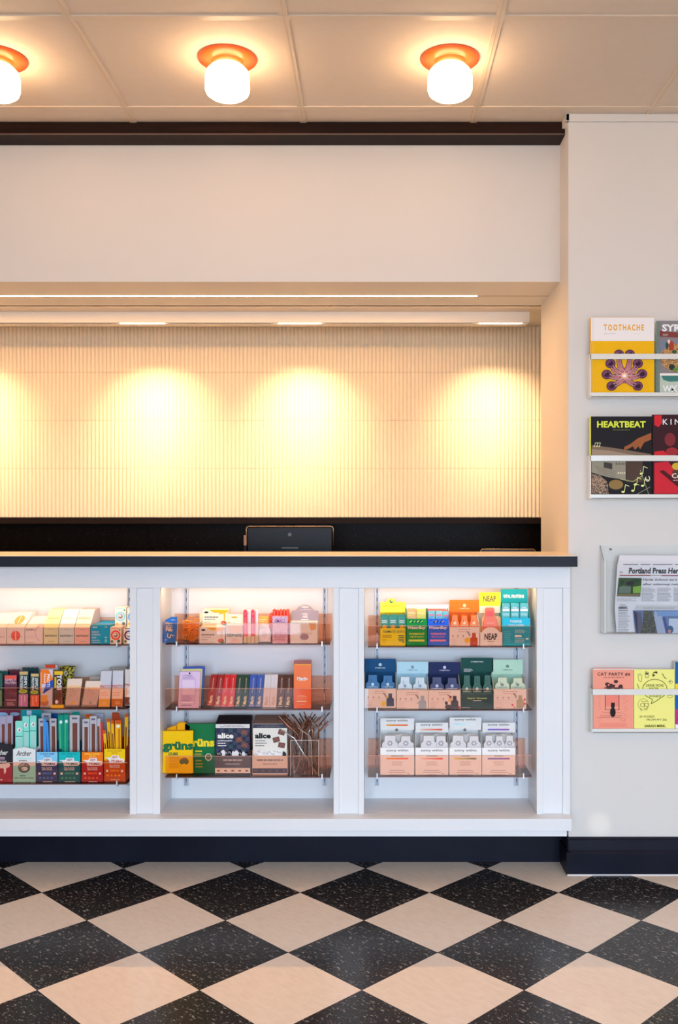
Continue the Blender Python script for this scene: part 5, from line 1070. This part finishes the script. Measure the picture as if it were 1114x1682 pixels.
# booklets
it, m = mag('booklet', 'coral booklet lettered CAT PARTY with a black cat on steps', 'booklet', 974.5, 1041, 1100.5, zC, (242, 146, 124), .006, group='booklets in the lowest rack')
m.fy = -.0015; m.T('CAT PARTY #6', 1008.5, 1107.5, 54, 5.8, INK, .015, 0, 0, 1.15); m.fine(983, 1112, 1034, 1113.6, 1, P3(170, 90, 80), .6, True)
for (a, b, r) in ((998, 1124, 4), (1004, 1126, 4), (1012, 1119.5, 3.6), (1009, 1127, 3), (1020, 1127, 3.4), (1001, 1129, 5), (1014, 1130, 5)): m.E(a, b, r, r*.8, P3(70, 42, 40), 9)
m.fy = -.0018; m.E(1000, 1125, 1.6, 1.4, P3(235, 130, 112)); m.Rr(1010, 1126, 1016, 1131, P3(242, 150, 128)); m.Rr(993, 1129, 1024, 1131, P3(90, 52, 48))
for a in (994, 1016.5): m.Rr(a, 1141.5, a+.9, 1166, P3(110, 50, 46))
m.Rr(995, 1142, 1016, 1160, P3(230, 126, 108))
for k, (a, b_, c_) in enumerate(((994, 1166, 1018), (991, 1171, 1020), (987, 1176, 1022), (984, 1178.5, 1020))): m.Rr(a, b_-.4, c_, b_, P3(100, 50, 46))
m.fy = -.0022; BK = P3(34, 24, 28); m.E(1007, 1170, 4.6, 8, BK); m.E(1007, 1159, 3.2, 5, BK); m.P([(1004, 1157), (1004.4, 1153), (1006.4, 1155.6), (1008, 1155.6), (1010, 1153.4), (1010.2, 1157)], BK); m.E(1007, 1156.6, 3.1, 2.6, BK)
m.S([(984, 1189), (1030, 1189)], .7, P3(205, 100, 88)); m.S([(984, 1192.5), (1030, 1192.5)], .7, P3(205, 100, 88)); m.O(1024, 1182, 4, 2.6, .4, P3(180, 80, 74))
for k in range(9): m.S([(984+random.uniform(-4, 8), 1142+5*k), (984+random.uniform(-2, 6), 1146+5*k)], .4, P3(205, 112, 98)); m.S([(1026+random.uniform(-3, 8), 1142+4*k), (1027+random.uniform(-3, 6), 1146+4*k)], .4, P3(205, 112, 98))
it.part(m, 'cover')
it = Item('booklet', 'white edged booklet standing behind the coral booklet', 'booklet', 976, 1040, YC+.010, zC, 'booklets in the lowest rack'); m = it.mb(); p, q = m.c(975, 1098.6, 0), m.c(1041, 1098.6, 0); m.box(p.x, q.x, 0, .008, 0, p.z, P3(228, 214, 206)); m.box(p.x, q.x, .008, .009, 0, p.z+.001, P3(226, 110, 90)); it.solo(m)
it, m = mag('booklet', 'yellow booklet with a hand drawn speech bubble and doodles', 'booklet', 1042, 1108.5, 1099.5, zC, (232, 222, 126), .008, group='booklets in the lowest rack')
m.fy = -.0015; K = P3(58, 52, 30)
m.O(1076, 1132, 20.5, 16.5, .9, K, 28, -245, 65); m.S([(1067.5, 1146.5), (1072, 1149), (1070, 1156), (1079, 1151), (1085, 1146.5)], .9, K)
m.T('DRINK MORE', 1076, 1126, 29, 4.4, K); m.T('WATER', 1074, 1131, 16, 3.6, K); m.T('HONEST', 1077, 1143.5, 20, 3.4, K)
m.O(1057, 1157, 9, 9.5, .5, P3(120, 110, 60), 18); m.O(1056, 1158, 4, 3.4, .6, K, 12); m.O(1062, 1158, 4, 3.4, .6, K, 12); m.S([(1053, 1151), (1058, 1153), (1064, 1151)], .6, K); m.S([(1058, 1164), (1062, 1164)], .6, K); m.S([(1052, 1163), (1054, 1168)], .6, K); m.S([(1065, 1160), (1062, 1167)], .6, K)
m.T('20 WORDS', 1063, 1177, 25, 3.2, K, 0, .2); m.T('FROM MY 20s', 1079, 1182.2, 34, 3.2, K, 0, .2); m.T('SARAH MIRK.', 1076.5, 1192.4, 35, 4, K, .02)
m.O(1051, 1108, 2.8, 1.4, .4, K); m.S([(1048.4, 1109), (1049.6, 1118), (1054, 1120), (1055, 1109)], .5, K); m.E(1063, 1107, 3.6, 1, K); m.S([(1060, 1109), (1061, 1113), (1065, 1113), (1066, 1109)], .6, K); m.S([(1060, 1106), (1062, 1103), (1063, 1106), (1066, 1104)], .8, K)
m.P([(1071.5, 1109), (1073, 1111.5), (1077, 1109), (1080.5, 1104.5), (1079, 1102.6), (1074, 1104)], K); m.fy = -.0018; m.E(1075.8, 1107.2, 2.3, 1.7, P3(232, 222, 126)); m.E(1075, 1107.6, .8, .7, K); m.S([(1088, 1106), (1092, 1113), (1095, 1115)], 1, K); m.O(1102, 1120, 4, 3.4, .5, K, 4); m.O(1101, 1144, 4.4, 2.4, .5, K, 14); m.S([(1047, 1123), (1050, 1131)], .8, K); m.E(1101, 1119.6, 1, .8, K); it.part(m, 'cover')
it, m = mag('book', 'blue book with yellow and magenta bands at the right edge of the lowest rack', 'book', 1109.5, 1175, 1087, zC, (18, 92, 146), .018, group='booklets in the lowest rack')
m.Rr(1109.6, 1123, 1175, 1132, P3(228, 196, 30)); m.Rr(1109.6, 1141, 1175, 1165, P3(16, 92, 170)); m.Rr(1109.6, 1165, 1175, 1190, P3(170, 50, 120)); m.Rr(1109.6, 1190, 1175, 1197, P3(220, 220, 224)); it.part(m, 'cover')
# ------------------------------------------------------------------ newspaper in its clear wall holder
YA = 3.290
it = Item('newspaper_holder', 'clear acrylic wall holder with a screw, holding the newspaper', 'holder', 992, 1200, YA, PZ(1041, YA)); m = it.mb()
D_ = YW-YA-.001; x0 = PX(992, YA)-it.x; x1 = PX(1200, YA)-it.x; z1 = PZ(921, YA)-it.z; zt = PZ(896, YW)-it.z
m.add([(x0, 0, 0), (x1, 0, 0), (x1, 0, z1), (x0, 0, z1)], [(0, 1, 2, 3)], ACR); it.part(m, 'front_panel')
m = it.mb(); m.add([(x0, 0, 0), (x0, D_, 0), (x0, D_, zt), (x0, 0, z1)], [(0, 1, 2, 3)], ACR); m.add([(x0, 0, 0), (x1, 0, 0), (x1, D_, 0), (x0, D_, 0)], [(0, 1, 2, 3)], ACR)
G = M((70, 66, 62), .3); G2 = M((228, 226, 220), .2); G3 = M((175, 168, 156), .3)
m.tube([(x0, 0, z1), (x0, D_, zt)], .0009, G, 6); m.tube([(x0, 0, 0), (x0, 0, z1)], .0006, G3, 6); m.tube([(x0, 0, 0), (x0, D_, .0)], .0006, G3, 6); m.tube([(x0, 0, 0), (x1, 0, 0)], .0006, G3, 6); m.box(x0+.002, x0+.008, .001, .003, .002, z1, G2)
it.part(m, 'side_panel')
m = it.mb(); m.add([(x0, D_, 0), (x1, D_, 0), (x1, D_, zt), (x0, D_, zt)], [(0, 1, 2, 3)], ACR); it.part(m, 'back_plate')
for px_ in (1003.5, 1150):
    m = it.mb(); p = m.c(px_, 902, D_-.004); m.T_ = Matrix.Translation(p) @ Matrix.Rotation(R(90), 4, 'X'); m.lathe([(0, .003), (.003, .002), (.0042, 0), (.0042, -.002), (0, -.002)], 0, 0, M((180, 178, 175), .25, .9), 14); m.T_ = None; it.part(m, 'screw')
it = Item('newspaper', 'folded newspaper with blackletter masthead in the clear wall holder', 'newspaper', 1012, 1190, YA+.012, PZ(1040, YA)+.002); m = it.mb()
NP = P3(206, 203, 206); m.PL([(1013, 1041), (1190, 1041), (1190, 913), (1018, 912), (1014, 930), (1010, 1000)], 0, .012, NP, 0); pg = it.part(m, 'pages')
m = it.mb(); m.fy = -.0006; K = P3(44, 42, 48)
m.fine(1024, 926, 1180, 928.4, 1, GREYI, .5); m.T('Portland Press Herald', 1080, 937.5, 94, 9.8, K, .035, .12); m.Rr(1018, 944.4, 1069, 946, P3(150, 64, 50)); m.Rr(1069, 944.8, 1087, 945.6, P3(120, 112, 90)); m.Rr(1087, 944.8, 1190, 946.4, P3(140, 50, 62)); m.fine(1018, 938, 1024, 942, 2, GREYI)
m.P([(1013.5, 979.5), (1052, 980), (1054.5, 949.5), (1016.5, 949)], P3(52, 76, 44)); m.fy = -.001
m.P([(1014, 979), (1051.6, 979), (1052, 975), (1014, 975)], P3(118, 104, 74)); m.P([(1016, 974), (1036, 974), (1037, 964), (1025, 962), (1018, 964)], P3(96, 112, 100)); m.P([(1029, 961), (1041, 961), (1041, 954), (1029, 956)], P3(42, 36, 48)); m.P([(1040, 974), (1052, 974), (1053, 962), (1040, 964)], P3(120, 160, 60)); m.Rr(1037.5, 958, 1038.8, 976, P3(40, 48, 30)); m.E(1022, 956, 4, 4, P3(34, 60, 34)); m.E(1046, 954, 5, 4, P3(40, 66, 36))
m.T('Hyde School ex\u2019s lawsuit', 1097, 952.6, 82, 5.2, K, .01, .25); m.T('after attorney returns to law', 1103, 960, 94, 5, K, .01, .25)
for (a0, a1) in ((1054, 1078), (1080, 1105), (1107, 1132), (1134, 1160)): m.fine(a0, 965, a1, 988, 11, P3(120, 116, 118), .35)
m.fine(1013.5, 981.5, 1050, 988, 3, P3(140, 136, 138), .3); m.T('TODAY', 1023, 994, 10, 3, GREYI); m.T('ALMANAC', 1023.5, 998.2, 15, 4.4, K, .03); m.Rr(1016, 1002, 1032, 1002.8, K); m.fine(1016, 1004, 1035, 1040, 14, P3(120, 116, 118), .3)
m.Rr(1045, 995, 1190, 1001, P3(186, 184, 184)); m.T('HOLIDAY ANNOUNCEMENT', 1083, 998.8, 52, 2.8, GREYI)
m.P([(1044, 1040.4), (1190, 1040.4), (1190, 1002.6), (1040, 1002.6)], P3(92, 112, 146)); m.fy = -.0014
m.P([(1046, 1040), (1060, 1040), (1050, 1008), (1041, 1003)], P3(60, 60, 84)); m.P([(1048, 1040), (1058, 1040), (1053, 1006), (1047, 1005)], P3(96, 92, 108)); TREE = noisy('tree_print', (34, 40, 34), (98, 100, 86), 300, .6)
m.P([(1052, 1040), (1083, 1040), (1079, 1026), (1076, 1016), (1072, 1003), (1058, 1003), (1057, 1014), (1056, 1026)], TREE)
m.P([(1080, 1040), (1096, 1040), (1088, 1012), (1076, 1003), (1074, 1010)], P3(150, 158, 180)); m.P([(1094, 1040), (1099, 1040), (1093, 1014), (1088, 1014)], P3(62, 74, 124)); m.Rr(1099, 1016, 1190, 1040, P3(176, 184, 196)); m.Rr(1080, 1004, 1190, 1012, P3(110, 140, 180)); m.fy = -.0018; m.E(1101, 1034, 5.6, 6.4, P3(56, 84, 118)); m.E(1100, 1037, 2.6, 3, P3(160, 120, 116)); it.part(m, 'front_page', None, pg)

print('objects', len(bpy.data.objects))
